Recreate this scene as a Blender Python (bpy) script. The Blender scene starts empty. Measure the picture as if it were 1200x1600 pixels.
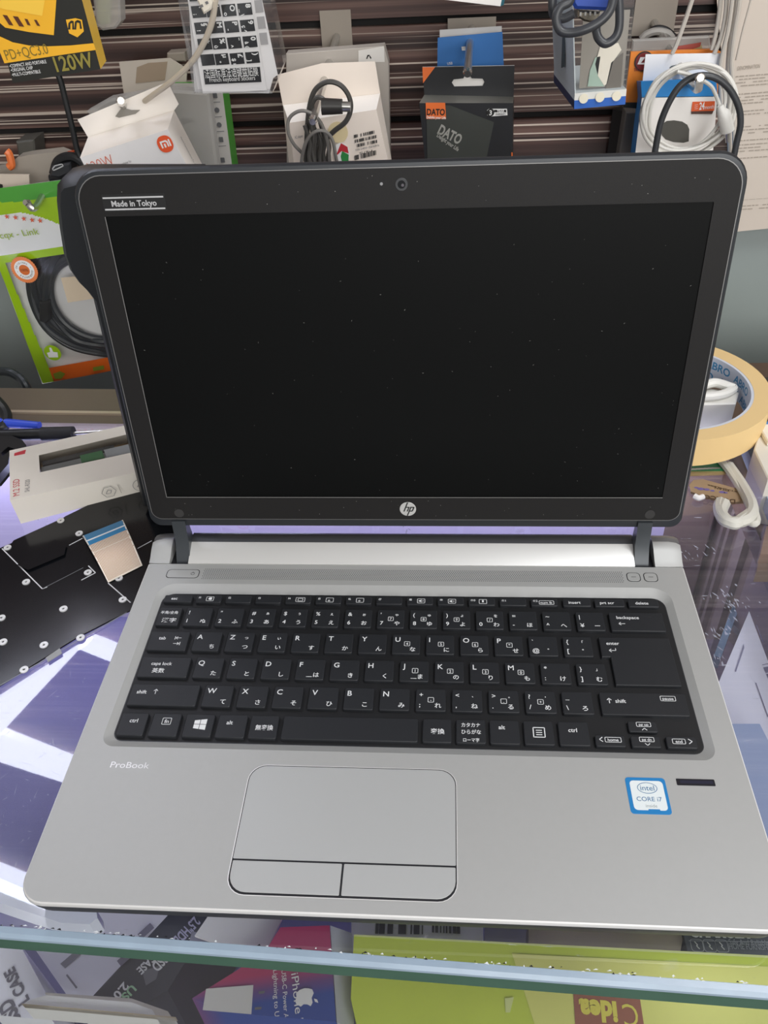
import bpy, math, random
from mathutils import Vector as V

# ------------------------------------------------------------------ camera, light, exposure
SC = bpy.context.scene
COL = SC.collection
MM = 0.001
cd = bpy.data.cameras.new('camera')
cam = bpy.data.objects.new('camera', cd)
COL.objects.link(cam)
cam.location = (0.02526, -0.15767, 0.37137)
cam.rotation_euler = (0.874565, 0.045543, 0.058166)
cd.sensor_fit = 'VERTICAL'
cd.sensor_height = 24.0
cd.lens = 24.0*1302.15/1600
cd.clip_start = 0.01
SC.camera = cam

SC.view_settings.view_transform = 'Standard'
SC.view_settings.look = 'None'
SC.view_settings.gamma = 1.0
SC.view_settings.use_curve_mapping = False
SC.view_settings.exposure = 0.08

world = bpy.data.worlds.new('shop_surroundings')
SC.world = world
world.use_nodes = True
world.node_tree.nodes['Background'].inputs[0].default_value = (0.95, 0.97, 1.0, 1)
world.node_tree.nodes['Background'].inputs[1].default_value = 0.5

def area(name, loc, target, size, energy, color=(1, 1, 1)):
    d = bpy.data.lights.new(name, 'AREA')
    d.shape = 'RECTANGLE'
    d.size, d.size_y = size
    d.energy = energy
    d.color = color
    o = bpy.data.objects.new(name, d)
    COL.objects.link(o)
    o.location = loc
    o.rotation_euler = (V(target)-V(loc)).to_track_quat('-Z', 'Y').to_euler()
    return o

# daylight entering through the open shop front behind the photographer
area('shop_front_daylight', (0.95, -2.1, 1.0), (0, 0.3, 0.05), (2.6, 1.5), 70, (1.0, 0.985, 0.96))
# ceiling daylight tubes above the counter
area('ceiling_panel_light', (0.45, 0.05, 1.38), (0.1, 0.2, 0), (0.5, 1.2), 19, (0.97, 0.98, 1.0))

# ------------------------------------------------------------------ materials
def lin(c):
    return tuple((x/12.92 if x <= 0.04045 else ((x+0.055)/1.055)**2.4) for x in c)
def rgb(h):
    return lin(tuple(int(h[i:i+2], 16)/255 for i in (0, 2, 4)))
_M = {}
def M(name, h, rough=0.6, metal=0.0, spec=0.5, coat=0.0, noise=0.0, nscale=40.0, emit=None, bump=0.0, bscale=400):
    """plain procedural surface: colour with a little noise variation"""
    if name in _M:
        return _M[name]
    m = bpy.data.materials.new(name)
    m.use_nodes = True
    nt = m.node_tree
    b = nt.nodes['Principled BSDF']
    c = rgb(h)
    b.inputs['Base Color'].default_value = (*c, 1)
    b.inputs['Roughness'].default_value = rough
    b.inputs['Metallic'].default_value = metal
    b.inputs['Specular IOR Level'].default_value = spec
    if coat:
        b.inputs['Coat Weight'].default_value = coat
        b.inputs['Coat Roughness'].default_value = 0.08
    if noise or bump:
        tc = nt.nodes.new('ShaderNodeTexCoord')
        n = nt.nodes.new('ShaderNodeTexNoise')
        n.inputs['Scale'].default_value = nscale
        n.inputs['Detail'].default_value = 4
        nt.links.new(tc.outputs['Object'], n.inputs['Vector'])
        if noise:
            mx = nt.nodes.new('ShaderNodeMix')
            mx.data_type = 'RGBA'
            mx.inputs[6].default_value = (*[x*(1-noise) for x in c], 1)
            mx.inputs[7].default_value = (*[min(1, x*(1+noise)) for x in c], 1)
            nt.links.new(n.outputs['Fac'], mx.inputs[0])
            nt.links.new(mx.outputs[2], b.inputs['Base Color'])
        if bump:
            n2 = nt.nodes.new('ShaderNodeTexNoise')
            n2.inputs['Scale'].default_value = bscale
            nt.links.new(tc.outputs['Object'], n2.inputs['Vector'])
            bp = nt.nodes.new('ShaderNodeBump')
            bp.inputs['Strength'].default_value = bump
            bp.inputs['Distance'].default_value = 0.001
            nt.links.new(n2.outputs['Fac'], bp.inputs['Height'])
            nt.links.new(bp.outputs['Normal'], b.inputs['Normal'])
    if emit:
        b.inputs['Emission Color'].default_value = (*rgb(emit[0]), 1)
        b.inputs['Emission Strength'].default_value = emit[1]
    _M[name] = m
    return m

def clear(name, tint='FFFFFF', gloss=0.10, rough=0.05, veil=0.0, veilcol='FFFFFF', ior=1.45, scratches=False):
    """thin clear sheet: see-through with fresnel reflections and an optional milky veil"""
    if name in _M:
        return _M[name]
    m = bpy.data.materials.new(name)
    m.use_nodes = True
    nt = m.node_tree
    nt.nodes.remove(nt.nodes['Principled BSDF'])
    out = nt.nodes['Material Output']
    tr = nt.nodes.new('ShaderNodeBsdfTransparent')
    tr.inputs[0].default_value = (*rgb(tint), 1)
    gl = nt.nodes.new('ShaderNodeBsdfGlossy')
    gl.inputs['Roughness'].default_value = rough
    lw = nt.nodes.new('ShaderNodeLayerWeight')
    pw = nt.nodes.new('ShaderNodeMath'); pw.operation = 'POWER'; pw.inputs[1].default_value = 5.0
    nt.links.new(lw.outputs['Facing'], pw.inputs[0])
    fr = nt.nodes.new('ShaderNodeMath'); fr.operation = 'MULTIPLY_ADD'
    r0 = ((ior-1)/(ior+1))**2
    fr.inputs[1].default_value = 1-r0; fr.inputs[2].default_value = r0
    nt.links.new(pw.outputs[0], fr.inputs[0])
    ad = nt.nodes.new('ShaderNodeMath')
    ad.operation = 'ADD'
    ad.use_clamp = True
    ad.inputs[1].default_value = gloss
    nt.links.new(fr.outputs[0], ad.inputs[0])
    m1 = nt.nodes.new('ShaderNodeMixShader')
    nt.links.new(ad.outputs[0], m1.inputs[0])
    nt.links.new(tr.outputs[0], m1.inputs[1])
    nt.links.new(gl.outputs[0], m1.inputs[2])
    last = m1
    if veil or scratches:
        df = nt.nodes.new('ShaderNodeBsdfDiffuse')
        df.inputs[0].default_value = (*rgb(veilcol), 1)
        m2 = nt.nodes.new('ShaderNodeMixShader')
        m2.inputs[0].default_value = veil
        nt.links.new(last.outputs[0], m2.inputs[1])
        nt.links.new(df.outputs[0], m2.inputs[2])
        if scratches:
            tc = nt.nodes.new('ShaderNodeTexCoord')
            facs = []
            for rot, sc, lo in ((0.6, 60, 0.70), (2.0, 75, 0.72), (0, 25, 0.66)):
                mp = nt.nodes.new('ShaderNodeMapping')
                mp.inputs['Rotation'].default_value = (0, 0, rot)
                mp.inputs['Scale'].default_value = (sc, sc*(9 if rot else 1.2), sc)
                nt.links.new(tc.outputs['Object'], mp.inputs['Vector'])
                n = nt.nodes.new('ShaderNodeTexNoise')
                n.inputs['Scale'].default_value = 1.0
                n.inputs['Detail'].default_value = 3
                nt.links.new(mp.outputs[0], n.inputs['Vector'])
                mr = nt.nodes.new('ShaderNodeMapRange')
                mr.inputs[1].default_value = lo
                mr.inputs[2].default_value = lo+0.08
                mr.inputs[3].default_value = 0
                mr.inputs[4].default_value = 0.5 if rot else 0.3
                nt.links.new(n.outputs['Fac'], mr.inputs[0])
                facs.append(mr)
            a1 = nt.nodes.new('ShaderNodeMath'); a1.operation = 'MAXIMUM'
            nt.links.new(facs[0].outputs[0], a1.inputs[0]); nt.links.new(facs[1].outputs[0], a1.inputs[1])
            a2 = nt.nodes.new('ShaderNodeMath'); a2.operation = 'MAXIMUM'
            nt.links.new(a1.outputs[0], a2.inputs[0]); nt.links.new(facs[2].outputs[0], a2.inputs[1])
            a3 = nt.nodes.new('ShaderNodeMath'); a3.operation = 'ADD'; a3.use_clamp = True
            a3.inputs[1].default_value = veil
            nt.links.new(a2.outputs[0], a3.inputs[0])
            nt.links.new(a3.outputs[0], m2.inputs[0])
        last = m2
    nt.links.new(last.outputs[0], out.inputs[0])
    _M[name] = m
    return m

# ------------------------------------------------------------------ mesh collecting (all numbers in millimetres)
_T = {}
def text_mesh(s, bold=0.0):
    k = (s, bold)
    if k in _T:
        return _T[k]
    cu = bpy.data.curves.new('lettering', 'FONT')
    cu.body = s
    cu.size = 1.0
    cu.resolution_u = 3
    cu.offset = bold
    o = bpy.data.objects.new('lettering', cu)
    COL.objects.link(o)
    bpy.context.view_layer.update()
    me = bpy.data.meshes.new_from_object(o.evaluated_get(bpy.context.evaluated_depsgraph_get()))
    vs = [(v.co.x, v.co.y) for v in me.vertices]
    fs = [tuple(p.vertices) for p in me.polygons]
    bpy.data.meshes.remove(me)
    bpy.data.objects.remove(o)
    bpy.data.curves.remove(cu)
    if not vs:
        vs = [(0, 0)]
    _T[k] = (vs, fs)
    return _T[k]

def rrect(w, h, r, n=5, x=0, y=0):
    """rounded rectangle loop, counter clockwise, centred on x, y; r may be (bl, br, tr, tl)"""
    rs = r if isinstance(r, (tuple, list)) else (r,)*4
    pts = []
    for k, (sx, sy, a0) in enumerate(((-1, -1, 180), (1, -1, 270), (1, 1, 0), (-1, 1, 90))):
        q = rs[k]
        cx, cy = x+sx*(w/2-q), y+sy*(h/2-q)
        for i in range(n+1):
            a = math.radians(a0+90*i/n)
            pts.append((cx+q*math.cos(a), cy+q*math.sin(a)))
    return pts
def circle(r, n=24, x=0, y=0, ry=None):
    return [(x+r*math.cos(2*math.pi*i/n), y+(ry or r)*math.sin(2*math.pi*i/n)) for i in range(n)]
def star(r, x=0, y=0):
    return [(x+(r if i % 2 == 0 else r*0.42)*math.sin(math.pi*i/5), y+(r if i % 2 == 0 else r*0.42)*math.cos(math.pi*i/5)) for i in range(10)]
def inset(pts, d):
    n = len(pts); out = []
    for i in range(n):
        a, b, c = V(pts[i-1]), V(pts[i]), V(pts[(i+1) % n])
        e1 = (b-a); e2 = (c-b)
        if e1.length < 1e-6: e1 = e2
        if e2.length < 1e-6: e2 = e1
        e1 = e1.normalized(); e2 = e2.normalized()
        n1 = V((-e1.y, e1.x)); n2 = V((-e2.y, e2.x))
        m = (n1+n2)
        m = m/max(0.3, m.dot(n1)) if m.length > 1e-6 else n1
        out.append((b.x+m.x*d, b.y+m.y*d))
    return out

class Frame:
    def __init__(s, o, ux, uy, n=None):
        s.o = V(o); s.ux = V(ux); s.uy = V(uy)
        s.n = V(n) if n is not None else s.ux.cross(s.uy).normalized()
    def at(s, u, v, h=0.0):
        return s.o+s.ux*u+s.uy*v+s.n*h
FZ = Frame((0, 0, 0), (1, 0, 0), (0, 1, 0))          # lying flat
def FY(y):                                            # upright, facing the room
    return Frame((0, y, 0), (1, 0, 0), (0, 0, 1))

def smooth_path(pts, per=6, closed=False):
    P = [V(p) for p in pts]; n = len(P); out = []
    rng = range(n if closed else n-1)
    for i in rng:
        p0 = P[(i-1) % n] if (closed or i > 0) else P[0]*2-P[1]
        p1, p2 = P[i], P[(i+1) % n]
        p3 = P[(i+2) % n] if (closed or i+2 < n) else P[-1]*2-P[-2]
        for k in range(per):
            t = k/per
            out.append(0.5*((2*p1)+(p2-p0)*t+(2*p0-5*p1+4*p2-p3)*t*t+(3*p1-p0-3*p2+p3)*t**3))
    if not closed:
        out.append(P[-1])
    return out

class MB:
    def __init__(s):
        s.v = []; s.f = []; s.m = []; s.mats = []
    def mi(s, mat):
        if mat not in s.mats:
            s.mats.append(mat)
        return s.mats.index(mat)
    def add(s, vs, fs, mat):
        b = len(s.v); k = s.mi(mat)
        s.v.extend(tuple(v) for v in vs)
        for f in fs:
            s.f.append(tuple(i+b for i in f)); s.m.append(k)
        return s
    def box(s, lo, hi, mat, F=FZ):
        c = [F.at(x, y, z) for z in (lo[2], hi[2]) for y in (lo[1], hi[1]) for x in (lo[0], hi[0])]
        return s.add(c, [(0, 2, 3, 1), (4, 5, 7, 6), (0, 1, 5, 4), (2, 6, 7, 3), (0, 4, 6, 2), (1, 3, 7, 5)], mat)
    def loops(s, ls, mat, F=FZ, cap0=True, cap1=True):
        """skin a stack of (2d loop, height)"""
        n = len(ls[0][0]); vs = []; fs = []
        for pts, z in ls:
            vs += [F.at(p[0], p[1], z) for p in pts]
        for k in range(len(ls)-1):
            for i in range(n):
                j = (i+1) % n
                fs.append((k*n+i, k*n+j, (k+1)*n+j, (k+1)*n+i))
        if cap0: fs.append(tuple(range(n-1, -1, -1)))
        if cap1: fs.append(tuple((len(ls)-1)*n+i for i in range(n)))
        return s.add(vs, fs, mat)
    def slab(s, pts, z0, z1, mat, bev=0.0, F=FZ):
        if bev:
            return s.loops([(inset(pts, bev), z0), (pts, z0+bev), (pts, z1-bev), (inset(pts, bev), z1)], mat, F)
        return s.loops([(pts, z0), (pts, z1)], mat, F)
    def ringslab(s, outer, inner, z0, z1, mat, F=FZ):
        n = len(outer)
        vs = [F.at(p[0], p[1], z) for z in (z0, z1) for l in (outer, inner) for p in l]
        fs = []
        for i in range(n):
            j = (i+1) % n
            fs += [(2*n+i, 2*n+j, 3*n+j, 3*n+i), (i, n+i, n+j, j), (i, j, 2*n+j, 2*n+i), (n+i, 3*n+i, 3*n+j, n+j)]
        return s.add(vs, fs, mat)
    def poly(s, pts, mat):
        """one printed patch through 3d points"""
        return s.add([V(p) for p in pts], [tuple(range(len(pts)))], mat)
    def sheet(s, pts, off, mat, mat2=None):
        """3d outline given a thickness along off"""
        n = len(pts); o = V(off)
        vs = [V(p) for p in pts]+[V(p)+o for p in pts]
        s.add(vs, [tuple(range(n))], mat)
        s.add(vs, [tuple(range(2*n-1, n-1, -1))]+[(i, n+i, n+(i+1) % n, (i+1) % n) for i in range(n)], mat2 or mat)
        return s
    def hexa(s, q, back, mat, sides=None, top=None):
        """box from a front quad TL,TR,BR,BL and the same quad at the back"""
        vs = [V(p) for p in q]+[V(p) for p in back]
        s.add(vs, [(0, 3, 2, 1)], mat)
        s.add(vs, [(4, 5, 6, 7), (1, 2, 6, 5), (3, 0, 4, 7), (2, 3, 7, 6)], sides or mat)
        s.add(vs, [(0, 1, 5, 4)], top or sides or mat)
        return s
    def flat(s, pts, h, mat, F):
        """printed patch: 2d points on a frame"""
        return s.add([F.at(p[0], p[1], h) for p in pts], [tuple(range(len(pts)))], mat)
    def outline(s, pts, wd, h, mat, F, closed=True):
        n = len(pts)
        if closed:
            inn = inset(pts, wd)
            vs = [F.at(p[0], p[1], h) for p in pts]+[F.at(p[0], p[1], h) for p in inn]
            return s.add(vs, [(i, (i+1) % n, n+(i+1) % n, n+i) for i in range(n)], mat)
        for i in range(n-1):
            a, b = V(pts[i]), V(pts[i+1]); d = (b-a).normalized(); m = V((-d.y, d.x))*wd/2
            s.flat([a-m, b-m, b+m, a+m], h, mat, F)
        return s
    def text(s, string, x, y, size, mat, F, h=0.1, bold=0.0, align='L', rot=0.0, sx=1.0, width=None):
        vs, fs = text_mesh(string, bold)
        x0 = min(v[0] for v in vs); x1 = max(v[0] for v in vs); w = max(1e-6, x1-x0)
        kx = size*sx if width is None else width/w
        off = {'L': x0, 'C': (x0+x1)/2, 'R': x1}[align]
        ca, sa = math.cos(rot), math.sin(rot)
        out = []
        for a, b in vs:
            p, q = (a-off)*kx, b*size
            out.append(F.at(x+p*ca-q*sa, y+p*sa+q*ca, h))
        return s.add(out, fs, mat)
    def line_text(s, string, A, B, size, mat, up=(0, 0, 1), n=(0, -1, 0), h=0.2, bold=0.0):
        """lettering fitted along the base line A to B; size = font size in mm"""
        A = V(A); B = V(B); ux = (B-A).normalized(); nn = V(n)
        uy = nn.cross(ux).normalized()
        return s.text(string, 0, 0, size, mat, Frame(A, ux, uy, nn), h, bold, 'L', 0, 1, (B-A).length)
    def tube(s, path, r, mat, seg=8, closed=False, per=6, cap=True):
        P = smooth_path(path, per, closed) if per > 1 else [V(p) for p in path]
        n = len(P); vs = []; fs = []
        up = None
        for i, p in enumerate(P):
            t = (P[(i+1) % n]-P[i-1]) if closed else (P[min(i+1, n-1)]-P[max(i-1, 0)])
            t = t.normalized() if t.length > 1e-9 else V((0, 0, 1))
            if up is None:
                up = V((0, 0, 1)) if abs(t.z) < 0.9 else V((1, 0, 0))
            up = (up-t*up.dot(t))
            up = up.normalized() if up.length > 1e-6 else t.orthogonal().normalized()
            sd = t.cross(up)
            rr = r(i/(n-1)) if callable(r) else r
            for k in range(seg):
                a = 2*math.pi*k/seg
                vs.append(p+(up*math.cos(a)+sd*math.sin(a))*rr)
        for i in range(n if closed else n-1):
            j = (i+1) % n
            for k in range(seg):
                l = (k+1) % seg
                fs.append((i*seg+k, i*seg+l, j*seg+l, j*seg+k))
        if not closed and cap:
            fs.append(tuple(range(seg-1, -1, -1))); fs.append(tuple((n-1)*seg+k for k in range(seg)))
        return s.add(vs, fs, mat)
    def rod(s, A, B, r, mat, seg=12, r2=None):
        return s.tube([A, B], (lambda t: r+(r2-r)*t) if r2 is not None else r, mat, seg, per=1)
    def build(s, name, parent=None, label=None, cat=None, group=None, kind=None, base=None, angle=35):
        if parent is not None:
            o0 = WORLD[parent.name]
        elif base is not None:
            o0 = V(base)
        else:
            xs = [v[0] for v in s.v]; ys = [v[1] for v in s.v]; zs = [v[2] for v in s.v]
            o0 = V(((min(xs)+max(xs))/2, (min(ys)+max(ys))/2, min(zs)))
        me = bpy.data.meshes.new(name)
        me.from_pydata([((v[0]-o0.x)*MM, (v[1]-o0.y)*MM, (v[2]-o0.z)*MM) for v in s.v], [], s.f)
        for m in s.mats:
            me.materials.append(m)
        me.polygons.foreach_set('material_index', s.m)
        me.update()
        me.shade_smooth()
        me.set_sharp_from_angle(angle=math.radians(angle))
        ob = bpy.data.objects.new(name, me)
        COL.objects.link(ob)
        if parent is not None:
            ob.parent = parent
        else:
            ob.location = o0*MM
        WORLD[ob.name] = o0
        if label: ob['label'] = label
        if cat: ob['category'] = cat
        if group: ob['group'] = group
        if kind: ob['kind'] = kind
        return ob
WORLD = {}
def thing(name, label, cat, base, group=None):
    o = bpy.data.objects.new(name, None)
    COL.objects.link(o)
    o.empty_display_size = 0.02
    o.location = V(base)*MM
    WORLD[o.name] = V(base)
    o['label'] = label; o['category'] = cat
    if group: o['group'] = group
    return o
def mid(*p):
    s = V((0, 0, 0))
    for q in p: s += V(q)
    return s/len(p)
def lerp(a, b, t):
    return V(a)+(V(b)-V(a))*t
random.seed(7)

WHITE = M('white_card', 'F2EEE9', 0.55, noise=0.03)
PAPER = M('white_paper', 'EDEBEA', 0.6, noise=0.02)
BLACKPL = M('black_plastic', '17181A', 0.42)
STEEL = M('bright_steel', 'C4C2BE', 0.28, 0.9)
INKB = M('black_ink', '1C1B1B', 0.6)
INKW = M('white_ink', 'F0F0EE', 0.6)
INKG = M('grey_ink', '6B6A6A', 0.6)
ORANGE = M('orange_ink', 'EE6A26', 0.5)
RED = M('red_ink', 'C2303A', 0.5)

# ------------------------------------------------------------------ the setting
WALL_Y = 640.0
def wood_mat():
    m = bpy.data.materials.new('striped_dark_wood'); m.use_nodes = True
    nt = m.node_tree; b = nt.nodes['Principled BSDF']
    b.inputs['Roughness'].default_value = 0.45
    tc = nt.nodes.new('ShaderNodeTexCoord')
    def streak(sz, sx, det=2):
        mp = nt.nodes.new('ShaderNodeMapping')
        mp.inputs['Scale'].default_value = (sx, sx, sz)
        nt.links.new(tc.outputs['Object'], mp.inputs['Vector'])
        n = nt.nodes.new('ShaderNodeTexNoise'); n.inputs['Scale'].default_value = 1; n.inputs['Detail'].default_value = det
        nt.links.new(mp.outputs[0], n.inputs['Vector'])
        return n
    n1 = streak(110, 0.9, 3)
    r1 = nt.nodes.new('ShaderNodeValToRGB')
    e = r1.color_ramp.elements
    e[0].position = 0.36; e[0].color = (*rgb('2A1C19'), 1)
    e[1].position = 0.64; e[1].color = (*rgb('7E6258'), 1)
    k = e.new(0.5); k.color = (*rgb('523A34'), 1)
    nt.links.new(n1.outputs['Fac'], r1.inputs[0])
    n2 = streak(380, 1.2, 1)
    mr = nt.nodes.new('ShaderNodeMapRange')
    mr.inputs[1].default_value = 0.57; mr.inputs[2].default_value = 0.605
    nt.links.new(n2.outputs['Fac'], mr.inputs[0])
    mx = nt.nodes.new('ShaderNodeMix'); mx.data_type = 'RGBA'
    nt.links.new(mr.outputs[0], mx.inputs[0])
    nt.links.new(r1.outputs[0], mx.inputs[6])
    mx.inputs[7].default_value = (*rgb('D6C6B8'), 1)
    n3 = streak(30, 0.8, 1)
    mr3 = nt.nodes.new('ShaderNodeMapRange')
    mr3.inputs[1].default_value = 0.4; mr3.inputs[2].default_value = 0.62; mr3.inputs[3].default_value = 0.55; mr3.inputs[4].default_value = 1.0
    nt.links.new(n3.outputs['Fac'], mr3.inputs[0])
    mu = nt.nodes.new('ShaderNodeMix'); mu.data_type = 'RGBA'; mu.blend_type = 'MULTIPLY'; mu.inputs[0].default_value = 1
    nt.links.new(mx.outputs[2], mu.inputs[6]); nt.links.new(mr3.outputs[0], mu.inputs[7])
    nt.links.new(mu.outputs[2], b.inputs['Base Color'])
    return m
WOOD = wood_mat()
SLOT = M('slot_dark', '0D0A0A', 0.8)
GREYWALL = M('grey_green_panel', '8E9794', 0.5, noise=0.06, nscale=6)
# slat wall: boards with deep grooves between them (groove centres 76 mm apart)
GROOVES = [z for z in (161.5, 238.5, 315.0, 391.0, 467.0)]
w = MB()
X0, X1 = -900.0, 900.0
zs = GROOVES
w.box((X0, WALL_Y+8, 97), (X1, WALL_Y+30, 1400), SLOT)
for a, b in zip([97]+zs, zs+[1400]):
    w.box((X0, WALL_Y, a+(3.2 if a > 98 else 0)), (X1, WALL_Y+8, b-3.2), WOOD)
w.box((X0, WALL_Y+10, -900), (X1, WALL_Y+30, 97), GREYWALL)
w.build('wall_back', kind='structure', base=(0, WALL_Y, -900))
w = MB(); w.box((-1900, -2600, -920), (1900, 700, -900), M('dark_floor', '4A423D', 0.5, noise=0.15, nscale=8)); w.build('floor', kind='structure')
w = MB(); w.box((-1900, -2600, 1400), (1900, 700, 1420), M('ceiling_white', 'C9C6C2', 0.7)); w.build('ceiling', kind='structure')
for nm, xa in (('wall_left', -1900), ('wall_right', 1880)):
    w = MB(); w.box((xa, -2600, -900), (xa+20, 700, 1400), M('side_wall_paint', 'A9A39A', 0.7)); w.build(nm, kind='structure')

# wall lamp: lit white bars in a square frame high on the slat wall at left (they mirror in the glass)
lamp = thing('wall_lamp', 'lit white bars in a square frame high on the slat wall', 'lamp', (-690, 634, 520))
BARM = M('lit_bar', 'FFFFFF', 0.5, emit=('E8EDFF', 12.5))
for q in ([(-681.9,634.0,674.6),(-510.0,634.0,544.0),(-486.3,634.0,525.3),(-513.3,634.0,548.3),(-716.2,634.0,771.4)],
          [(-510.0,634.0,544.0),(-486.3,634.0,525.3),(-329.9,634.0,623.7),(-345.9,634.0,655.3)],
          [(-786.2,634.0,695.9),(-820.7,634.0,782.2),(-740.0,634.0,838.7),(-637.1,634.0,902.6),(-408.5,634.0,1054.7),(-396.9,634.0,992.5),(-603.5,634.0,838.7),(-710.3,634.0,755.2)],
          [(-933.7,634.0,1162.5),(-970.4,634.0,1257.7),(-781.1,634.0,1450.6),(-750.2,634.0,1344.2)]):
    b = MB()
    b.sheet(q, (0, -14, 0), BARM)
    b.build('light_bar', lamp)
# ------------------------------------------------------------------ laptop
CX = 3.4                                    # middle of the laptop
lap = thing('laptop', 'open silver laptop with black screen and black keyboard on the glass counter', 'laptop', (CX, 120, 0))
SILVER = M('silver_paint', 'B3B4B3', 0.5, 0.3, noise=0.02, nscale=300)
SILVER2 = M('silver_pad', 'B9BBBB', 0.5, 0.3)
EDGE = M('polished_edge', 'F0F0F0', 0.3, 0.4)
DARKSH = M('charcoal_shell', '3A3C40', 0.45, 0.2)
GAP = M('dark_gap', '15161C', 0.7)
BLK = M('matte_black_bezel', '1C1B1B', 0.5, 0, 0.25, bump=0.05, bscale=3000)
KEYM = M('black_key', '202226', 0.5, 0, 0.45, bump=0.08, bscale=2500)
TRAYM = M('black_tray', '131417', 0.55)
LEG = M('key_legend_white', 'E4E6E8', 0.5)
BAR = M('charcoal_hinge_bar', '4A4C50', 0.35, 0.3)

W2 = 164.3
Y0, Y1 = 0.0, 214.0
DZ = 18.0
N = 6
outer = rrect(2*W2, Y1-Y0+26, (12, 12, 4, 4), N, CX, (Y0+Y1+26)/2)         # base outline, y 0..240
# lower shell
b = MB()
b.loops([(inset(outer, 9), 1.6), (inset(outer, 3), 5), (inset(outer, 0.6), 13.0), (inset(outer, 0.6), 15.0)], DARKSH)
b.build('bottom_shell', lap)
for sx in (-1, 1):
    for y in (18, 214):
        f = MB(); f.slab(rrect(34, 6, 3, 5, CX+sx*118, y), 0, 1.8, M('rubber', '1A1A1A', 0.8), 0.4); f.build('rubber_foot', lap)
# top deck with the sunken keyboard bay
deck_o = rrect(2*W2, 213.5, (12, 12, 1.5, 1.5), N, CX, 106.75)
bay_o = rrect(304.0, 116.0, (7, 7, 11, 11), N, CX, 137.5)
bay_i = rrect(295.5, 104.3, (5.5, 5.5, 7, 7), N, CX, 136.4)
dk = MB()
dk.ringslab(inset(deck_o, 0.9), bay_o, 15.0, DZ, SILVER)
n = len(bay_o)
dk.loops([(bay_o, DZ), (bay_i, 15.9)], SILVER, cap0=False, cap1=False)
dk.add([FZ.at(p[0], p[1], z) for l, z in ((inset(deck_o, 0.9), DZ), (inset(deck_o, 0.35), DZ-0.35), (deck_o, DZ-1.2), (deck_o, DZ-2.2), (inset(deck_o, 0.6), DZ-3)) for p in l],
       [(k*n+i, (k+1)*n+i, (k+1)*n+(i+1) % n, k*n+(i+1) % n) for k in range(4) for i in range(n)], EDGE)
dk.build('palm_rest', lap)
# rear hump: bright sloping strip between the hinges, charcoal bar behind it, shoulders outside
def profile_x(mb, prof, xa, xb, mat, round_a=0.0, round_b=0.0):
    ls = []
    cy = sum(p[0] for p in prof)/len(prof); cz = min(p[1] for p in prof)
    def sc(k):
        return [((p[0]-cy)*(1-0.12*k)+cy, (p[1]-cz)*(1-0.16*k)+cz) for p in prof]
    seq = []
    if round_a: seq += [(sc(1), xa), (sc(0.35), xa+round_a*0.35)]
    seq += [(sc(0), xa+round_a), (sc(0), xb-round_b)]
    if round_b: seq += [(sc(0.35), xb-round_b*0.35), (sc(1), xb)]
    Fx = Frame((0, 0, 0), (0, 1, 0), (0, 0, 1), (1, 0, 0))
    mb.loops([(p, x) for p, x in seq], mat, Fx)
HL, HR = -136.5, 141.5                       # inner faces of the hinge notches
hb = MB(); profile_x(hb, [(213.4, 14), (213.4, 18.0), (214.2, 18.4), (226.3, 23.8), (227.0, 23.9), (227.0, 14)], HL+1, HR-2.5, M('lit_silver_strip', 'DCDCDA', 0.36, 0.4)); hb.build('rear_strip', lap)  # reflected light put into the strip as a paler silver
hb = MB(); profile_x(hb, [(227.0, 10), (227.0, 23.8), (229, 24.6), (233, 24.6), (236.5, 23.2), (239, 20.5), (240, 17), (240, 10)], HL+0.5, HR-1.5, BAR); hb.build('rear_bar', lap)
for xa, xb, ra, rb in ((CX-W2, -147.5, 7, 0), (151.0, CX+W2, 0, 7)):
    sh = MB(); profile_x(sh, [(213.4, 13), (213.4, 18), (217, 19.2), (223, 22.6), (228, 24.4), (229, 24.2), (229, 13)], xa, xb, SILVER, ra, rb); sh.build('shoulder', lap)
    sh = MB(); profile_x(sh, [(229, 11), (229, 24.0), (232, 24.4), (236, 23.0), (239, 20), (240, 16), (240, 11)], xa, xb, M('grey_shoulder_cap', '7B7C7E', 0.3, 0.5), ra, rb); sh.build('shoulder_cap', lap)
for xa, xb in ((-147.5, HL+1), (HR-3, 151.0)):
    fl = MB(); fl.box((xa, 213.4, 12), (xb, 240, 15.5), GAP); fl.build('hinge_notch', lap)

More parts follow.
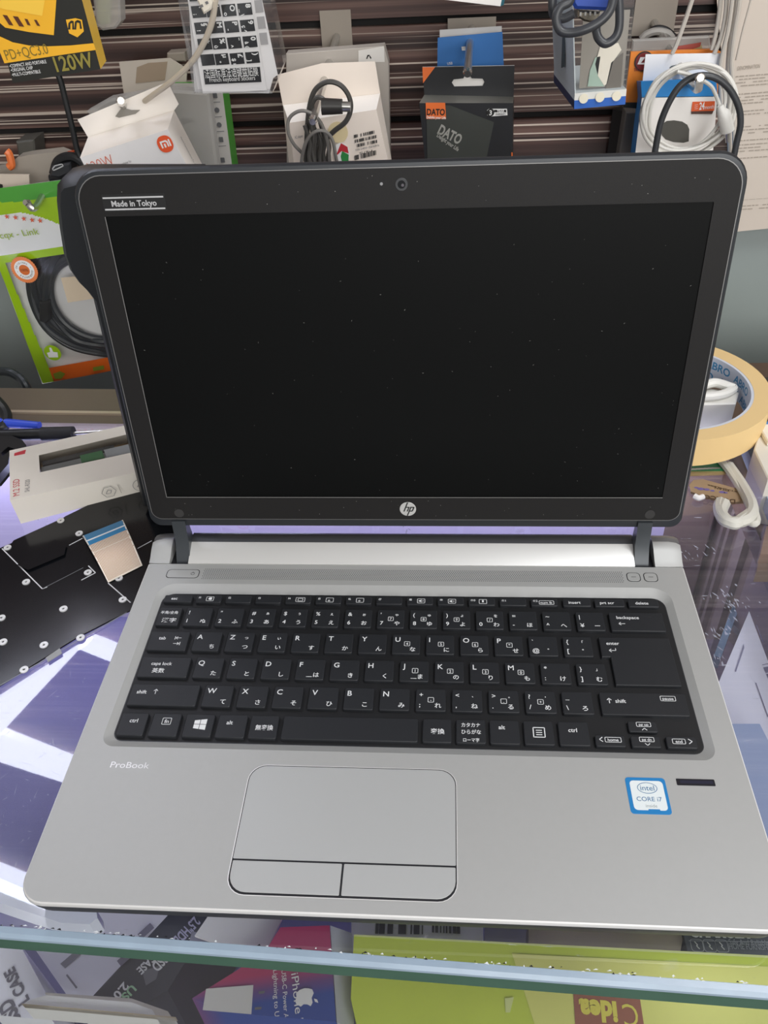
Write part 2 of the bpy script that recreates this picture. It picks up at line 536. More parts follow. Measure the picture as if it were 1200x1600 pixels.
# keyboard
kb = MB(); kb.slab(bay_i, 15.2, 15.95, TRAYM)
kb.outline(inset(bay_i, -0.2), 0.5, 16.0, M('tray_rim', '2A2C30', 0.4), FZ)
keyboard = kb.build('keyboard', lap)
def rect_pts(x0, x1, y0, y1, r=0.8):
    return rrect(x1-x0, y1-y0, r, 2, (x0+x1)/2, (y0+y1)/2)
def key(pts, leg, x0, x1, y0, y1):
    k = MB()
    k.loops([(inset(pts, -0.15), 15.9), (inset(pts, -0.05), 17.2), (pts, 17.75), (inset(pts, 0.35), 18.0)], KEYM, cap0=False)
    for it in leg:
        kind = it[0]
        if kind == 't':                      # lettering: text, x from left, y from bottom, size[, bold][, width]
            k.text(it[1], x0+it[2], y0+it[3], it[4], LEG, FZ, 18.06, it[5] if len(it) > 5 else 0.012, 'L', 0, 1, it[6] if len(it) > 6 else None)
        elif kind == 'b':                    # boxed symbol: text, x, y, w, h
            _, tx, bx, by, bw, bh = it
            k.outline(rrect(bw, bh, 0.5, 2, x0+bx+bw/2, y0+by+bh/2), 0.28, 18.06, LEG, FZ)
            if tx: k.text(tx, x0+bx+bw/2, y0+by+bh*0.22, bh*0.78, LEG, FZ, 18.06, 0.012, 'C')
        elif kind == 'p':                    # filled patch
            k.flat([(x0+a, y0+c) for a, c in it[1]], 18.06, LEG, FZ)
        elif kind == 'l':                    # line
            k.outline([(x0+a, y0+c) for a, c in it[1]], it[2] if len(it) > 2 else 0.35, 18.06, LEG, FZ, False)
    k.build('key', keyboard)
U = 18.79
KD, KW = 14.0, 15.5
R0 = {'num': 161.5, 'q': 142.7, 'a': 123.8, 'z': 105.0, 'sp': 86.2, 'f': 180.0}
def std(row, x, leg, w=KW, d=KD):
    y = R0[row]; key(rect_pts(x, x+w, y, y+d), leg, x, x+w, y, y+d)
BIG, KAN, SML = 4.6, 3.6, 3.3
def L1(a, ka, box=None, ex=None):            # letter key
    o = [('t', a, 1.6, 8.7, BIG)]
    if ka: o.append(('t', ka, 9.8, 2.0, KAN))
    if box: o.append(('b', box, 6.6, 5.6, 3.3, 3.3))
    if ex: o += ex
    return o
def S1(top, bot, tr, br, box=None):          # symbol key
    o = []
    if top: o.append(('t', top, 1.8, 8.9, 3.8))
    if bot: o.append(('t', bot, 1.8, 2.4, 3.9))
    if tr: o.append(('t', tr, 10.2, 9.2, 2.5))
    if br: o.append(('t', br, 9.8, 2.2, KAN))
    if box: o.append(('b', box, 6.2, 5.4, 3.2, 3.2))
    return o
std('num', -142.6, [('t', '半角/全角', 1.0, 9.0, 2.6, 0.01, 10.2), ('t', '漢字', 3.0, 2.6, 3.6, 0.012, 8.6)], 13.2)
NUMS = [S1('!', '1', '', 'ぬ'), S1('"', '2', '', 'ふ'), S1('#', '3', 'ぁ', 'あ'), S1('$', '4', 'ぅ', 'う'), S1('%', '5', 'ぇ', 'え'), S1('&', '6', 'ぉ', 'お'),
        S1("'", '7', 'ゃ', 'や', '7'), S1('(', '8', 'ゅ', 'ゆ', '8'), S1(')', '9', 'ょ', 'よ', '9'), S1('', '0', 'を', 'わ', '/'), S1('=', '-', '', 'ほ'), S1('~', '^', '', 'へ'), S1('|', '¥', '', 'ー')]
for i, l in enumerate(NUMS):
    std('num', -126.5+i*U, l)
ARROW_L = lambda x, y, s=3.6: [('l', [(x, y), (x+s, y)]), ('l', [(x+1.3, y+1.1), (x, y), (x+1.3, y-1.1)])]
std('num', 117.6, [('t', 'backspace', 4.0, 9.0, 3.1)]+ARROW_L(4.6, 5.4), 29.8)
std('q', -142.6, [('t', 'tab', 5.2, 7.9, 3.2), ('l', [(14.6, 8.0), (14.6, 10.4)]), ('l', [(15.0, 9.2), (18.2, 9.2)]), ('l', [(16.2, 10.1), (15.0, 9.2), (16.2, 8.3)]),
                 ('l', [(18.2, 3.8), (18.2, 6.2)]), ('l', [(14.4, 5.0), (17.7, 5.0)]), ('l', [(16.6, 5.9), (17.7, 5.0), (16.6, 4.1)])], 22.4)
QR = [L1('A', 'ち'), L1('Z', 'つ', None, [('t', 'っ', 10.2, 9.0, 2.8)]), L1('E', 'い', None, [('t', 'ぃ', 10.2, 9.0, 2.8)]), L1('R', 'す'), L1('T', 'か'), L1('Y', 'ん'), L1('U', 'な', '4'), L1('I', 'に', '5'), L1('O', 'ら', '6'),
      L1('P', 'せ', '*'), S1('`', '@', '', '゛'), S1('{', '[', '「', '゜')]
for i, l in enumerate(QR):
    std('q', -116.9+i*U, l)
std('a', -142.6, [('t', 'caps lock', 6.0, 8.3, 3.1), ('t', '英数', 7.6, 3.2, 3.5)], 27.6)
AR = [L1('Q', 'た'), L1('S', 'と'), L1('D', 'し'), L1('F', 'は', None, [('l', [(6.0, 2.0), (9.2, 2.0)], 0.3)]), L1('G', 'き'), L1('H', 'く'), L1('J', 'ま', '1', [('l', [(6.0, 2.0), (9.2, 2.0)], 0.3)]), L1('K', 'の', '2'), L1('L', 'り', '3'), L1('M', 'も', '0'),
      S1('*', ':', '', 'け'), S1('}', ']', '」', 'む')]
for i, l in enumerate(AR):
    std('a', -111.9+i*U, l)
ARU = lambda x, y: [('l', [(x, y), (x, y+3.2)]), ('l', [(x-1.1, y+2.0), (x, y+3.2), (x+1.1, y+2.0)])]
std('z', -142.6, [('t', 'shift', 3.4, 7.6, 3.2)]+ARU(13.6, 7.4), 37.0)
ZR = [L1('W', 'て'), L1('X', 'さ'), L1('C', 'そ'), L1('V', 'ひ'), L1('B', 'こ'), L1('N', 'み'), S1('+', ';', '', 'れ', '-'), S1('<', ',', '、', 'ね'), S1('>', '.', '。', 'る', '.'), S1('?', '/', '・', 'め', '+'), S1('_', '\\', '', 'ろ')]
for i, l in enumerate(ZR):
    std('z', -102.7+i*U, l)
std('z', 104.6, ARU(4.6, 7.0)+[('t', 'shift', 7.6, 7.4, 3.2), ('b', 'pause', 30.5, 9.0, 7.8, 3.2)], 43.4)
std('sp', -142.6, [('t', 'ctrl', 5.0, 8.0, 3.3)], 14.0)
std('sp', -125.9, [('b', 'fn', 5.4, 7.0, 4.8, 4.2)], 14.8)
std('sp', -108.4, [('p', [(5.0, 5.2), (7.9, 4.8), (7.9, 7.5), (5.0, 7.6)]), ('p', [(8.2, 4.75), (11.4, 4.3), (11.4, 7.4), (8.2, 7.5)]),
                  ('p', [(5.0, 7.9), (7.9, 7.8), (7.9, 10.4), (5.0, 10.0)]), ('p', [(8.2, 7.8), (11.4, 7.7), (11.4, 10.9), (8.2, 10.45)])], 15.0)
std('sp', -91.2, [('t', 'alt', 4.6, 8.0, 3.3)], 15.0)
std('sp', -74.2, [('t', '無変換', 3.0, 5.2, 3.5, 0.012, 9.2)], 14.4)
std('sp', -57.4, [], 69.0)
std('sp', 14.0, [('t', '変換', 4.0, 5.2, 3.5, 0.012, 7.0)], 14.4)
std('sp', 30.8, [('t', 'カタカナ', 2.6, 9.6, 2.9, 0.012, 9.4), ('t', 'ひらがな', 2.6, 5.5, 2.9, 0.012, 9.8), ('t', 'ローマ字', 3.4, 0.9, 2.5, 0.012, 8.0)], 14.6)
std('sp', 47.6, [('t', 'alt', 4.4, 8.6, 3.3)], 14.6)
std('sp', 64.5, [('l', [(4.6, 4.4), (10.2, 4.4), (10.2, 10.0), (4.6, 10.0), (4.6, 4.2)], 0.5), ('l', [(5.9, 8.4), (8.9, 8.4)], 0.45), ('l', [(5.9, 7.1), (8.9, 7.1)], 0.45), ('l', [(5.9, 5.8), (8.9, 5.8)], 0.45)], 14.6)
std('sp', 81.6, [('t', 'ctrl', 4.8, 7.8, 3.3)], 14.8)
def small(x, y, w, d, leg):
    key(rect_pts(x, x+w, y, y+d, 0.8), leg, x, x+w, y, y+d)
small(99.0, 86.2, 14.4, 6.6, [('l', [(3.6, 5.2), (2.0, 3.9), (3.6, 2.6)], 0.4), ('b', 'home', 4.6, 2.3, 8.0, 3.0)])
small(116.3, 95.0, 14.0, 6.3, [('b', 'pg up', 4.0, 3.0, 7.2, 2.8), ('l', [(6.4, 1.0), (7.6, 2.2), (8.8, 1.0)], 0.35)])
small(116.3, 86.2, 14.0, 6.3, [('b', 'pg dn', 4.0, 3.0, 7.2, 2.8), ('l', [(6.4, 2.2), (7.6, 1.0), (8.8, 2.2)], 0.35)])
small(133.2, 86.2, 14.4, 6.6, [('b', 'end', 2.8, 2.2, 6.4, 3.0), ('l', [(10.6, 5.2), (12.4, 3.8), (10.6, 2.4)], 0.4)])
FK = ['f1', 'f2', 'f3', 'f4', 'f5', 'f6', 'f7', 'f8', 'f9', 'f10', 'f11', 'f12']
std('f', -142.6, [('t', 'esc', 4.4, 1.9, 3.0)], 17.0, 5.8)
for i, t in enumerate(FK):
    x = -123.0+i*17.97
    ic = [('t', t, 1.3, 3.1, 2.1)]
    if i in (0, 3, 4, 5, 7, 8, 9): ic.append(('b', '', 6.0, 1.1, 4.6 if i != 3 else 5.6, 3.6))
    if i == 0: ic.append(('p', [(9.4, 2.0), (9.4, 4.0), (8.0, 4.0), (7.3, 3.4), (7.3, 2.6), (8.0, 2.0)]))
    if i == 3: ic.append(('l', [(7.4, 1.9), (10.2, 1.9), (10.2, 3.8), (7.4, 3.8), (7.4, 1.9)], 0.3))
    if i in (4, 5): ic.append(('t', '*', 7.2, 0.7, 3.4))
    if i in (7, 8): ic += [('p', [(6.9, 2.4), (7.7, 2.4), (8.5, 1.7), (8.5, 4.1), (7.7, 3.4), (6.9, 3.4)]), ('l', [(9.2, 2.2), (9.5, 2.9), (9.2, 3.6)], 0.28)]
    if i == 9: ic += [('p', [(7.8, 2.3), (8.8, 2.3), (8.8, 4.1), (7.8, 4.1)])]
    if i == 11: ic.append(('b', 'num lk', 4.6, 1.0, 8.6, 3.2))
    std('f', x, ic, 15.2, 5.8)
std('f', 93.0, [('t', 'insert', 3.2, 1.9, 3.0)], 15.8, 5.8)
std('f', 111.0, [('t', 'prt scr', 3.0, 1.9, 3.0)], 16.8, 5.8)
std('f', 130.0, [('t', 'delete', 4.0, 1.9, 3.0)], 17.0, 5.8)
ent = [(114.2, 123.8), (147.6, 123.8), (147.6, 156.7), (109.6, 156.7), (109.6, 142.7), (114.2, 142.7)]
key(ent, [('t', 'enter', 3.6, 27.4, 3.2)]+ARROW_L(4.4, 23.4)+[('l', [(8.0, 23.4), (8.0, 25.0)])], 109.6, 147.6, 123.8, 156.7)

# touchpad with two buttons
tp_c = (-19.4, 39.0)
g = MB()
g.flat(rrect(99.8, 63.6, 8.3, 6, *tp_c), DZ+0.06, GAP, FZ)
g.outline(rrect(100.6, 64.4, 8.6, 6, *tp_c), 0.42, DZ+0.08, EDGE, FZ)  # pale ring paints the rim's highlight, dark plate the groove's shade
pad = g.build('touchpad_well', lap)
g = MB(); g.slab(rrect(99.0, 47.2, (0.5, 0.5, 8, 8), 6, tp_c[0], 46.8), DZ-0.1, DZ+0.16, SILVER2); g.build('touchpad', lap)
for sx in (-1, 1):
    g = MB(); rr_ = (8, 0.5, 0.5, 0.5) if sx < 0 else (0.5, 8, 0.5, 0.5)
    g.slab(rrect(48.9, 14.1, rr_, 6, tp_c[0]+sx*24.9, 15.3), DZ-0.1, DZ+0.2, SILVER2, 0.1); g.build('touchpad_button', lap)
# upper buttons and speaker holes
def btn(name, x0, x1, y0, y1, extra=None):
    g = MB(); c = ((x0+x1)/2, (y0+y1)/2)
    g.flat(rrect(x1-x0+0.9, y1-y0+0.9, 2.4, 4, *c), DZ+0.05, GAP, FZ)
    g.slab(rrect(x1-x0, y1-y0, 2.1, 4, *c), DZ, DZ+0.25, SILVER, 0.1)
    if extra: extra(g)
    g.build(name, lap)
btn('power_button', -146.3, -126.6, 200.6, 207.4, lambda g: (g.outline(circle(1.2, 16, -130.2, 204), 0.25, DZ+0.3, GAP, FZ), g.outline([(-130.2, 204.2), (-130.2, 205.6)], 0.25, DZ+0.31, GAP, FZ, False)))
btn('wireless_button', 133.0, 140.2, 200.8, 207.6, lambda g: g.outline([(135.2, 204.2), (138, 204.2)], 0.5, DZ+0.3, INKG, FZ, False))
btn('mute_button', 142.9, 150.2, 200.8, 207.6, lambda g: g.outline([(145.2, 204.2), (148, 204.2)], 0.5, DZ+0.3, INKG, FZ, False))
g = MB()
for j in range(8):
    for i in range(212):
        x = -123.6+i*1.2+(0.6 if j % 2 else 0); y = 199.9+j*1.2
        g.flat([(x-.26, y-.26), (x+.26, y-.26), (x+.26, y+.26), (x-.26, y+.26)], DZ+0.05, M('speaker_hole', '3C3D40', 0.8), FZ)
g.build('speaker_grille', lap)
# lettering, stickers, fingerprint strip on the palm rest
g = MB(); g.text('ProBook', -139.4, 67.4, 4.9, M('pale_lettering', 'E2E2E2', 0.3, 0.3), FZ, DZ+0.06, -0.006, 'L', 0, 1, 19.4); g.build('model_lettering', lap)
g = MB(); Fs = Frame((119.0, 59.9, DZ), (1, 0, 0), (0, 1, 0))
g.slab(rrect(18.4, 18.8, 1.6, 4), 0, 0.12, M('sticker_blue', '2E8FD6', 0.3, 0.3), 0, Fs)
g.flat(rrect(15.2, 15.2, 1.8, 4, 0.2, 0.1), 0.16, M('sticker_white', 'E6EEF0', 0.3), Fs)
SBL = M('sticker_text', '2A6E9E', 0.4)
g.text('intel', 0.3, 2.6, 3.9, SBL, Fs, 0.2, 0.0, 'C')
g.outline(circle(4.6, 28, 0.3, 3.9, 2.9), 0.28, 0.19, SBL, Fs)
g.text('CORE i7', 0.2, -2.9, 3.2, SBL, Fs, 0.2, 0.0, 'C', 0, 1, 11.4)
g.text('inside', 0.6, -6.0, 2.3, M('sticker_grey', '9AA6A8', 0.4), Fs, 0.2, 0.0, 'C')
g.flat([(-1.5, -8.2), (4.5, -8.2), (4.0, -6.9), (-1.0, -6.9)], 0.21, M('sticker_blue', '2E8FD6'), Fs)
g.build('processor_sticker', lap)
g = MB(); Ff = Frame((142.2, 67.5, DZ), (1, 0, 0), (0, 1, 0))
g.slab(rrect(17.6, 3.5, 0.4, 2), 0, 0.1, M('sensor_dark', '1E1F26', 0.25), 0, Ff)
g.flat(rrect(15.0, 1.6, 0.3, 2, 0.4, 0.1), 0.14, M('sensor_line', '34364A', 0.2, 0.4), Ff)
g.build('fingerprint_reader', lap)

# lid
LA = 1.465621
LF = Frame((3.6, 227.7, 60.35), (1, 0, 0), (0, math.cos(LA), math.sin(LA)))     # u across, v up, front face h=0; front normal points to the user
lid_o = rrect(322.6, 210.0, (7, 7, 15, 15), 8, 0, 82.5)       # v -22.5 .. 187.5
g = MB()
g.loops([(inset(lid_o, 6), -6.2), (inset(lid_o, 1.2), -5.0), (lid_o, -3.4), (lid_o, -1.6), (inset(lid_o, 0.9), -0.3), (inset(lid_o, 2.4), 0.0)], M('charcoal_lid', '2B2E32', 0.38, 0.25), LF)
lid = g.build('lid', lap)
bz_o = rrect(317.0, 200.6, (6, 6, 13, 13), 8, 0, 84.3)        # v -16 .. 184.6
scr_i = rrect(294.4, 165.8, 0.6, 8, 0, 82.7)
g = MB(); g.ringslab(bz_o, scr_i, -0.5, 0.7, BLK, LF)
g.outline(inset(bz_o, -0.45), 0.42, 0.5, M('bezel_seam', '8A8988', 0.4, 0.5), LF)
g.outline([(-147.3, -0.2), (147.3, -0.2)], 0.45, 0.76, M('bezel_seam', '8A8988'), LF, False)
g.outline([(-147.2, 0), (-147.2, 165.4)], 0.4, 0.76, M('bezel_seam', '8A8988'), LF, False)
for (u, v) in [(random.uniform(-155, 155), random.choice((random.uniform(-14, -2), random.uniform(168, 182)))) for _ in range(40)]:
    g.flat(circle(random.uniform(0.1, 0.2), 5, u, v), 0.75, M('dust', '9C9C98', 0.9), LF)
g.build('bezel', lid)
g = MB(); g.slab(rrect(294.6, 166.0, 0.6, 2, 0, 82.7), -0.5, 0.05, M('screen_black', '090A0A', 0.42, 0, 0.12), 0, LF)
for _ in range(95):
    u, v = random.uniform(-146, 146), random.uniform(2, 150)
    a = random.uniform(0, 3.1); l = random.choice((0.15, 0.2, 0.25, 0.5))
    g.flat([(u-l*math.cos(a), v-l*math.sin(a)), (u+.09*math.sin(a), v-.09*math.cos(a)), (u+l*math.cos(a), v+l*math.sin(a)), (u-.09*math.sin(a), v+.09*math.cos(a))], 0.09, M('dust', '9C9C98', 0.9), LF)
g.build('display', lid)
g = MB(); g.slab(circle(3.0, 28, 0.4, 177.1), 0.6, 0.9, M('webcam_ring', '3A3B3D', 0.3), 0.1, LF)
g.flat(circle(1.9, 20, 0.4, 177.1), 0.95, M('webcam_lens', '0A0A0C', 0.08), LF)
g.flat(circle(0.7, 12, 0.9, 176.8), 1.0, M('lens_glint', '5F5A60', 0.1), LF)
g.flat(circle(0.75, 10, -9.2, 177.6), 0.8, M('led_dot', '8E8E90', 0.3), LF)
g.build('webcam', lid)
# round maker's badge
g = MB(); BC = (-0.9, -8.4)
BW = M('badge_silver', 'D6D6D4', 0.3, 0.4)
g.slab(circle(4.9, 40, *BC), 0.6, 0.9, BW, 0.1, LF)
BD = M('badge_dark', '232323', 0.5)
def sl(pts):                                  # slanted strokes inside the badge
    g.flat([(BC[0]+x+y*0.36, BC[1]+y) for x, y in pts], 0.96, BD, LF)
sl([(-2.2, -1.7), (-1.4, -1.7), (-1.4, 4.85), (-2.2, 4.75)])
sl([(-0.2, -1.7), (0.6, -1.7), (0.6, 1.5), (-0.2, 1.5)]); sl([(-1.4, 1.0), (0.6, 1.0), (0.35, 1.7), (-1.4, 1.7)])
sl([(0.9, -4.75), (1.7, -4.65), (1.7, 1.7), (0.9, 1.7)])
sl([(2.7, -1.7), (3.5, -1.3), (3.5, 1.4), (2.7, 1.4)]); sl([(1.7, 1.0), (3.5, 1.0), (3.2, 1.7), (1.7, 1.7)]); sl([(1.7, -1.7), (3.2, -1.7), (3.3, -1.0), (1.7, -1.0)])
g.build('logo_badge', lid)
for u in (-141.6, 141.6):
    g = MB(); g.slab(circle(3.0, 24, u, -11.9), 0.6, 1.0, M('soft_bumper', '2C2B2B', 0.7), 0.15, LF); g.build('rubber_bumper', lid)
# small black sticker with two rules
g = MB(); g.slab(rrect(31.5, 8.2, 0.2, 1, -131.0, 171.9), 0.68, 0.76, M('sticker_black', '131313', 0.4), 0, LF)
for v in (174.4, 168.9):
    g.outline([(-146.4, v), (-116.0, v)], 0.75, 0.8, M('rule_silver', 'B9B9BB', 0.4), LF, False)
g.text('Made in Tokyo', -131.2, 170.3, 3.9, M('rule_silver', 'B9B9BB'), LF, 0.81, 0.02, 'C', 0, 1, 22.6)
g.build('origin_sticker', lid)
for u0, u1 in ((-147.3, -138.8), (135.6, 144.0)):
    g = MB()
    Fx = Frame((0, 0, 0), (0, 1, 0), (0, 0, 1), (1, 0, 0))
    x0, x1 = u0+3.6, u1+3.6
    g.loops([([(215.0, 15.2), (216.5, 17.5), (222.0, 27), (223.6, 37.0), (224.4, 43), (229.8, 43), (230.4, 34), (231.5, 26), (231.5, 15.2)], x) for x in (x0, x1)], M('charcoal_hinge', '3C4044', 0.35, 0.35), Fx)
    g.build('hinge', lap)
# ------------------------------------------------------------------ glass showcase counter
CA = math.radians(-1.95)
ca, sa = math.cos(CA), math.sin(CA)
O_C = V((239.0, -20.5, 0))                      # front right corner of the glass top
CF = Frame(O_C, (ca, sa, 0), (-sa, ca, 0), (0, 0, 1))
def cbox(mb, a0, a1, b0, b1, z0, z1, mat):
    mb.box((a0, b0, z0), (a1, b1, z1), mat, CF)
ctr = thing('showcase_counter', 'glass topped showcase counter under the laptop, green glass edge in front', 'counter', CF.at(-500, 200, -900))
GLASS = clear('glass_sheet', 'F4F8F8', 0.0, 0.02, 0.0, ior=1.45)
PANE = clear('hazy_front_glass', 'F2F5F5', 0.0, 0.03, 0.05, 'C4C4C8')  # veil mixes the pane's reflected haze into its colour
GLASST = clear('glass_top_scratched', 'F2F5F8', 0.0, 0.02, 0.03, 'E8ECFF', 1.78, True)
GEDGE = M('green_glass_edge', '47685A', 0.25, 0, 0.4, noise=0.2, nscale=30)
GBEV = M('polished_glass_bevel', '94A6B8', 0.25, 0.0, 0.5, noise=0.12, nscale=60)
GFROST = M('grey_glass_edge', '8C98A4', 0.2, noise=0.1)
ALU = M('bronze_aluminium', '7A6E60', 0.42, 0.5, noise=0.1, nscale=12)
LX = -900
g = MB()
cs = [CF.at(a, b, 0) for a, b in ((LX, 4), (0, 4), (0, 402), (LX, 402))]
g.poly(cs, GLASST)
gt = g.build('glass_top', ctr)
g = MB()                                        # rounded, chipped front edge: bright bevel over green side
secs = [(4.2, 0.0), (1.6, -0.5), (0.2, -2.2), (0.0, -3.6), (0.0, -3.61), (0.2, -13.6), (2.0, -15.2), (4.2, -15.2)]
nA = 90
for k in range(len(secs)-1):
    mat = GBEV if k < 3 else GEDGE
    vs = []; fs = []
    for i in range(nA+1):
        a = LX+(0-LX)*i/nA
        for bb, zz in (secs[k], secs[k+1]):
            vs.append(CF.at(a, bb, zz))
    fs = [(2*i, 2*i+1, 2*i+3, 2*i+2) for i in range(nA)]
    g.add(vs, fs, mat)
g.build('front_edge', ctr)
g = MB()
cbox(g, -4.5, 0.0, 4.2, 402, -10.8, 0.25, GFROST); g.build('side_edge', ctr)
g = MB()                                        # chipped glue line along the bevel
rr = random.Random(3)
for i in range(150):
    a = rr.uniform(-480, 0); b0 = 4.3+rr.uniform(-.5, .7); l = rr.uniform(.4, 2.6)
    g.poly([CF.at(a, b0, 0.15), CF.at(a+l, b0+rr.uniform(-.3, .3), 0.15), CF.at(a+l*.6, b0+rr.uniform(.3, .9), 0.15)], M('edge_chips', 'E9EEF2', 0.5) if i % 3 else GAP)
g.build('chipped_edge_marks', ctr, kind='stuff')
g = MB(); g.poly([CF.at(LX, 7, -15), CF.at(0, 7, -15), CF.at(0, 7, -640), CF.at(LX, 7, -640)], PANE); g.build('front_pane', ctr)
g = MB(); g.poly([CF.at(-6, 10, -11), CF.at(-6, 398, -11), CF.at(-6, 398, -640), CF.at(-6, 10, -640)], GLASS); g.build('side_pane', ctr)
SHELF = M('lilac_shelf', '63608A', 0.45, noise=0.12, nscale=14)
g = MB(); cbox(g, LX, -8, 9, 398, -240, -230, SHELF); g.build('shelf', ctr)
g = MB(); cbox(g, LX, -45, 398, 402, -640, -12, M('case_back', 'B4AAC6', 0.5)); g.build('back_panel', ctr)  # lilac of the case light painted into this panel's colour
g = MB(); cbox(g, -45, -8, 398, 402, -640, -12, M('case_back_brown', '6E5A54', 0.5, noise=0.1)); g.build('back_panel', ctr)
# scratches and dried smears on the glass top
g = MB(); SM = clear('scratch_white', 'FFFFFF', 0.0, 0.2, 0.42, 'D4D8E8'); rs = random.Random(17)
def scratch(p, l, w_, a):
    x, y = p[0], p[1]; ca_, sa_ = math.cos(a), math.sin(a)
    g.poly([(x-l*ca_, y-l*sa_, .06), (x+w_*sa_, y-w_*ca_, .06), (x+l*ca_, y+l*sa_, .06), (x-w_*sa_, y+w_*ca_, .06)], SM)
q4 = [(-238.4,135.0,0.0),(-177.3,145.7,0.0),(-170.7,23.2,0.0),(-201.4,22.1,0.0)]
for i in range(95):
    s_, t_ = rs.random(), rs.random(); p = lerp(lerp(q4[0], q4[1], s_), lerp(q4[3], q4[2], s_), t_)
    scratch(p, rs.choice((.3, .5, .8, 1.5, 4.0)), rs.uniform(.06, .16), rs.uniform(0, 3.1))
for c_, n_, sp in zip([(193.0,204.5,0.0),(183.2,179.6,0.0),(198.8,203.5,0.0),(176.5,157.5,0.0),(188.9,247.7,-0.0),(180.7,241.6,0.0),(1.1,263.9,0.0),(-260.4,270.4,0.0),(-186.6,186.0,0.0)], (26, 16, 14, 12, 8, 6, 5, 5, 6), (9, 6, 9, 7, 10, 6, 12, 10, 8)):
    for i in range(n_):
        scratch((c_[0]+rs.gauss(0, sp*.6), c_[1]+rs.gauss(0, sp*.6)), rs.uniform(.5, 2.8), rs.uniform(.1, .7), rs.uniform(1.4, 2.3))
g.build('scratch_marks', ctr, kind='stuff')
g = MB(); cbox(g, LX, 0, 3, 420, -900, -640, M('base_brown', '4B3B33', 0.5)); g.build('base_cabinet', ctr)
g = MB()
cbox(g, LX, -330, 397, 409, -30, 2.5, ALU); cbox(g, LX, -330, 409, 412.5, -30, 4.5, M('rail_lip_highlight', 'CDBDA8', 0.3, 0.5)); cbox(g, LX, -330, 412.5, 449, -30, 3.0, ALU)  # pale lip carries the rail's highlight in its colour
g.build('rear_rail', ctr)
g = MB()
g.rod(CF.at(LX, 378, -22), CF.at(-330, 378, -22), 6, M('lit_case_tube', 'FFFFFF', 0.5, emit=('B9BEFF', 3.0)))
g.build('light_tube', ctr)
area('case_back_fill', CF.at(-420, 350, -16)*MM, CF.at(-420, 397, -90)*MM, (0.8, 0.02), 1.0, (0.74, 0.74, 1.0))  # added area light without a fixture, brightens the back panel

# side bench to the right
bench = thing('side_cabinet', 'dark brown wooden cabinet beyond the right end of the glass counter', 'cabinet', (440, 320, -900))
DBW = M('dark_brown_wood', '5A4436', 0.45, noise=0.25, nscale=10)
bn = MB(); bn.box((243, 20, -44), (620, 528, -25.5), DBW); bn.build('cabinet_top', bench)
bn = MB(); bn.box((252, 30, -900), (612, 520, -44), M('cabinet_side_brown', '7A645A', 0.5, noise=0.15, nscale=12)); bn.build('cabinet_body', bench)
for k, (y, w_) in enumerate(((318, 14), (348, 5), (360, 5), (392, 22), (120, 18))):
    bn = MB(); bn.box((247, y, -900), (253, y+w_, -44), M('cabinet_trim_pale', '8E7A72', 0.45)); bn.build('trim_strip', bench)

# ------------------------------------------------------------------ things lying on the glass
def xy(pts): return [(p[0], p[1]) for p in pts]
# white drive box
top = [(-298.4,329.2,22.0),(-218.3,362.3,22.0),(-199.9,370.0,22.0),(-178.2,308.3,22.0),(-193.2,301.5,22.0),(-273.6,270.5,22.0)]
ftb = [(-275.5,271.0,0.0),(-184.2,312.6,0.0)]
tq = [top[0], top[2], top[3], top[5]]
sbx = thing('drive_box', 'white cardboard box with window, red label and M.2 SSD lettering left of laptop', 'box', mid(ftb[0], top[2], (top[0][0], top[0][1], 0)))
bx = MB()
CARD = M('cream_card', 'E2DCD2', 0.55, noise=0.03)
P0, P1, P2, P3 = [V(p) for p in tq]
B3 = V((ftb[0][0]+2, ftb[0][1]+0.5, 0)); B2 = V((ftb[1][0], ftb[1][1], 0)); B0 = V((P0.x, P0.y, 0)); B1 = V((P1.x, P1.y, 0))
wn = [V(p) for p in [(-273.4,323.0,22.0),(-213.7,350.2,22.0),(-200.3,327.9,22.0),(-264.5,302.4,22.0)]]
# top face with the window cut out
bx.add([P0, P1, P2, P3]+wn, [(0, 4, 5, 1), (1, 5, 6, 2), (2, 6, 7, 3), (3, 7, 4, 0)], CARD)
bx.add([P0, P1, P2, P3, B0, B1, B2, B3], [(3, 2, 6, 7), (0, 4, 5, 1), (1, 5, 6, 2), (4, 7, 6, 5)], CARD)
bx.add([P0, P3, B3, B0], [(0, 1, 2, 3)], M('torn_card', 'C9C2B4', 0.7))
def onq(s, t, z=22.12):                          # s along the box, t from front to back of the top face
    p = lerp(lerp(P3, P2, s), lerp(P0, P1, s), t); return V((p.x, p.y, z))
bx.poly([(-293.1,325.8,22.1),(-286.0,330.2,22.1),(-284.7,324.9,22.1),(-291.9,322.2,22.1)], RED)
upv = (onq(0.3, .5)-onq(0.1, .5)).normalized()
bx.line_text('M.2 SSD', (-269.0,276.1,22.0), (-276.7,294.9,22.0), 6.4, RED, up=-upv, n=(0, 0, 1), h=0.15)
bx.line_text('SHL-R320', (-263.6,280.4,22.0), (-268.8,294.2,22.0), 4.6, INKG, up=-upv, n=(0, 0, 1), h=0.15)
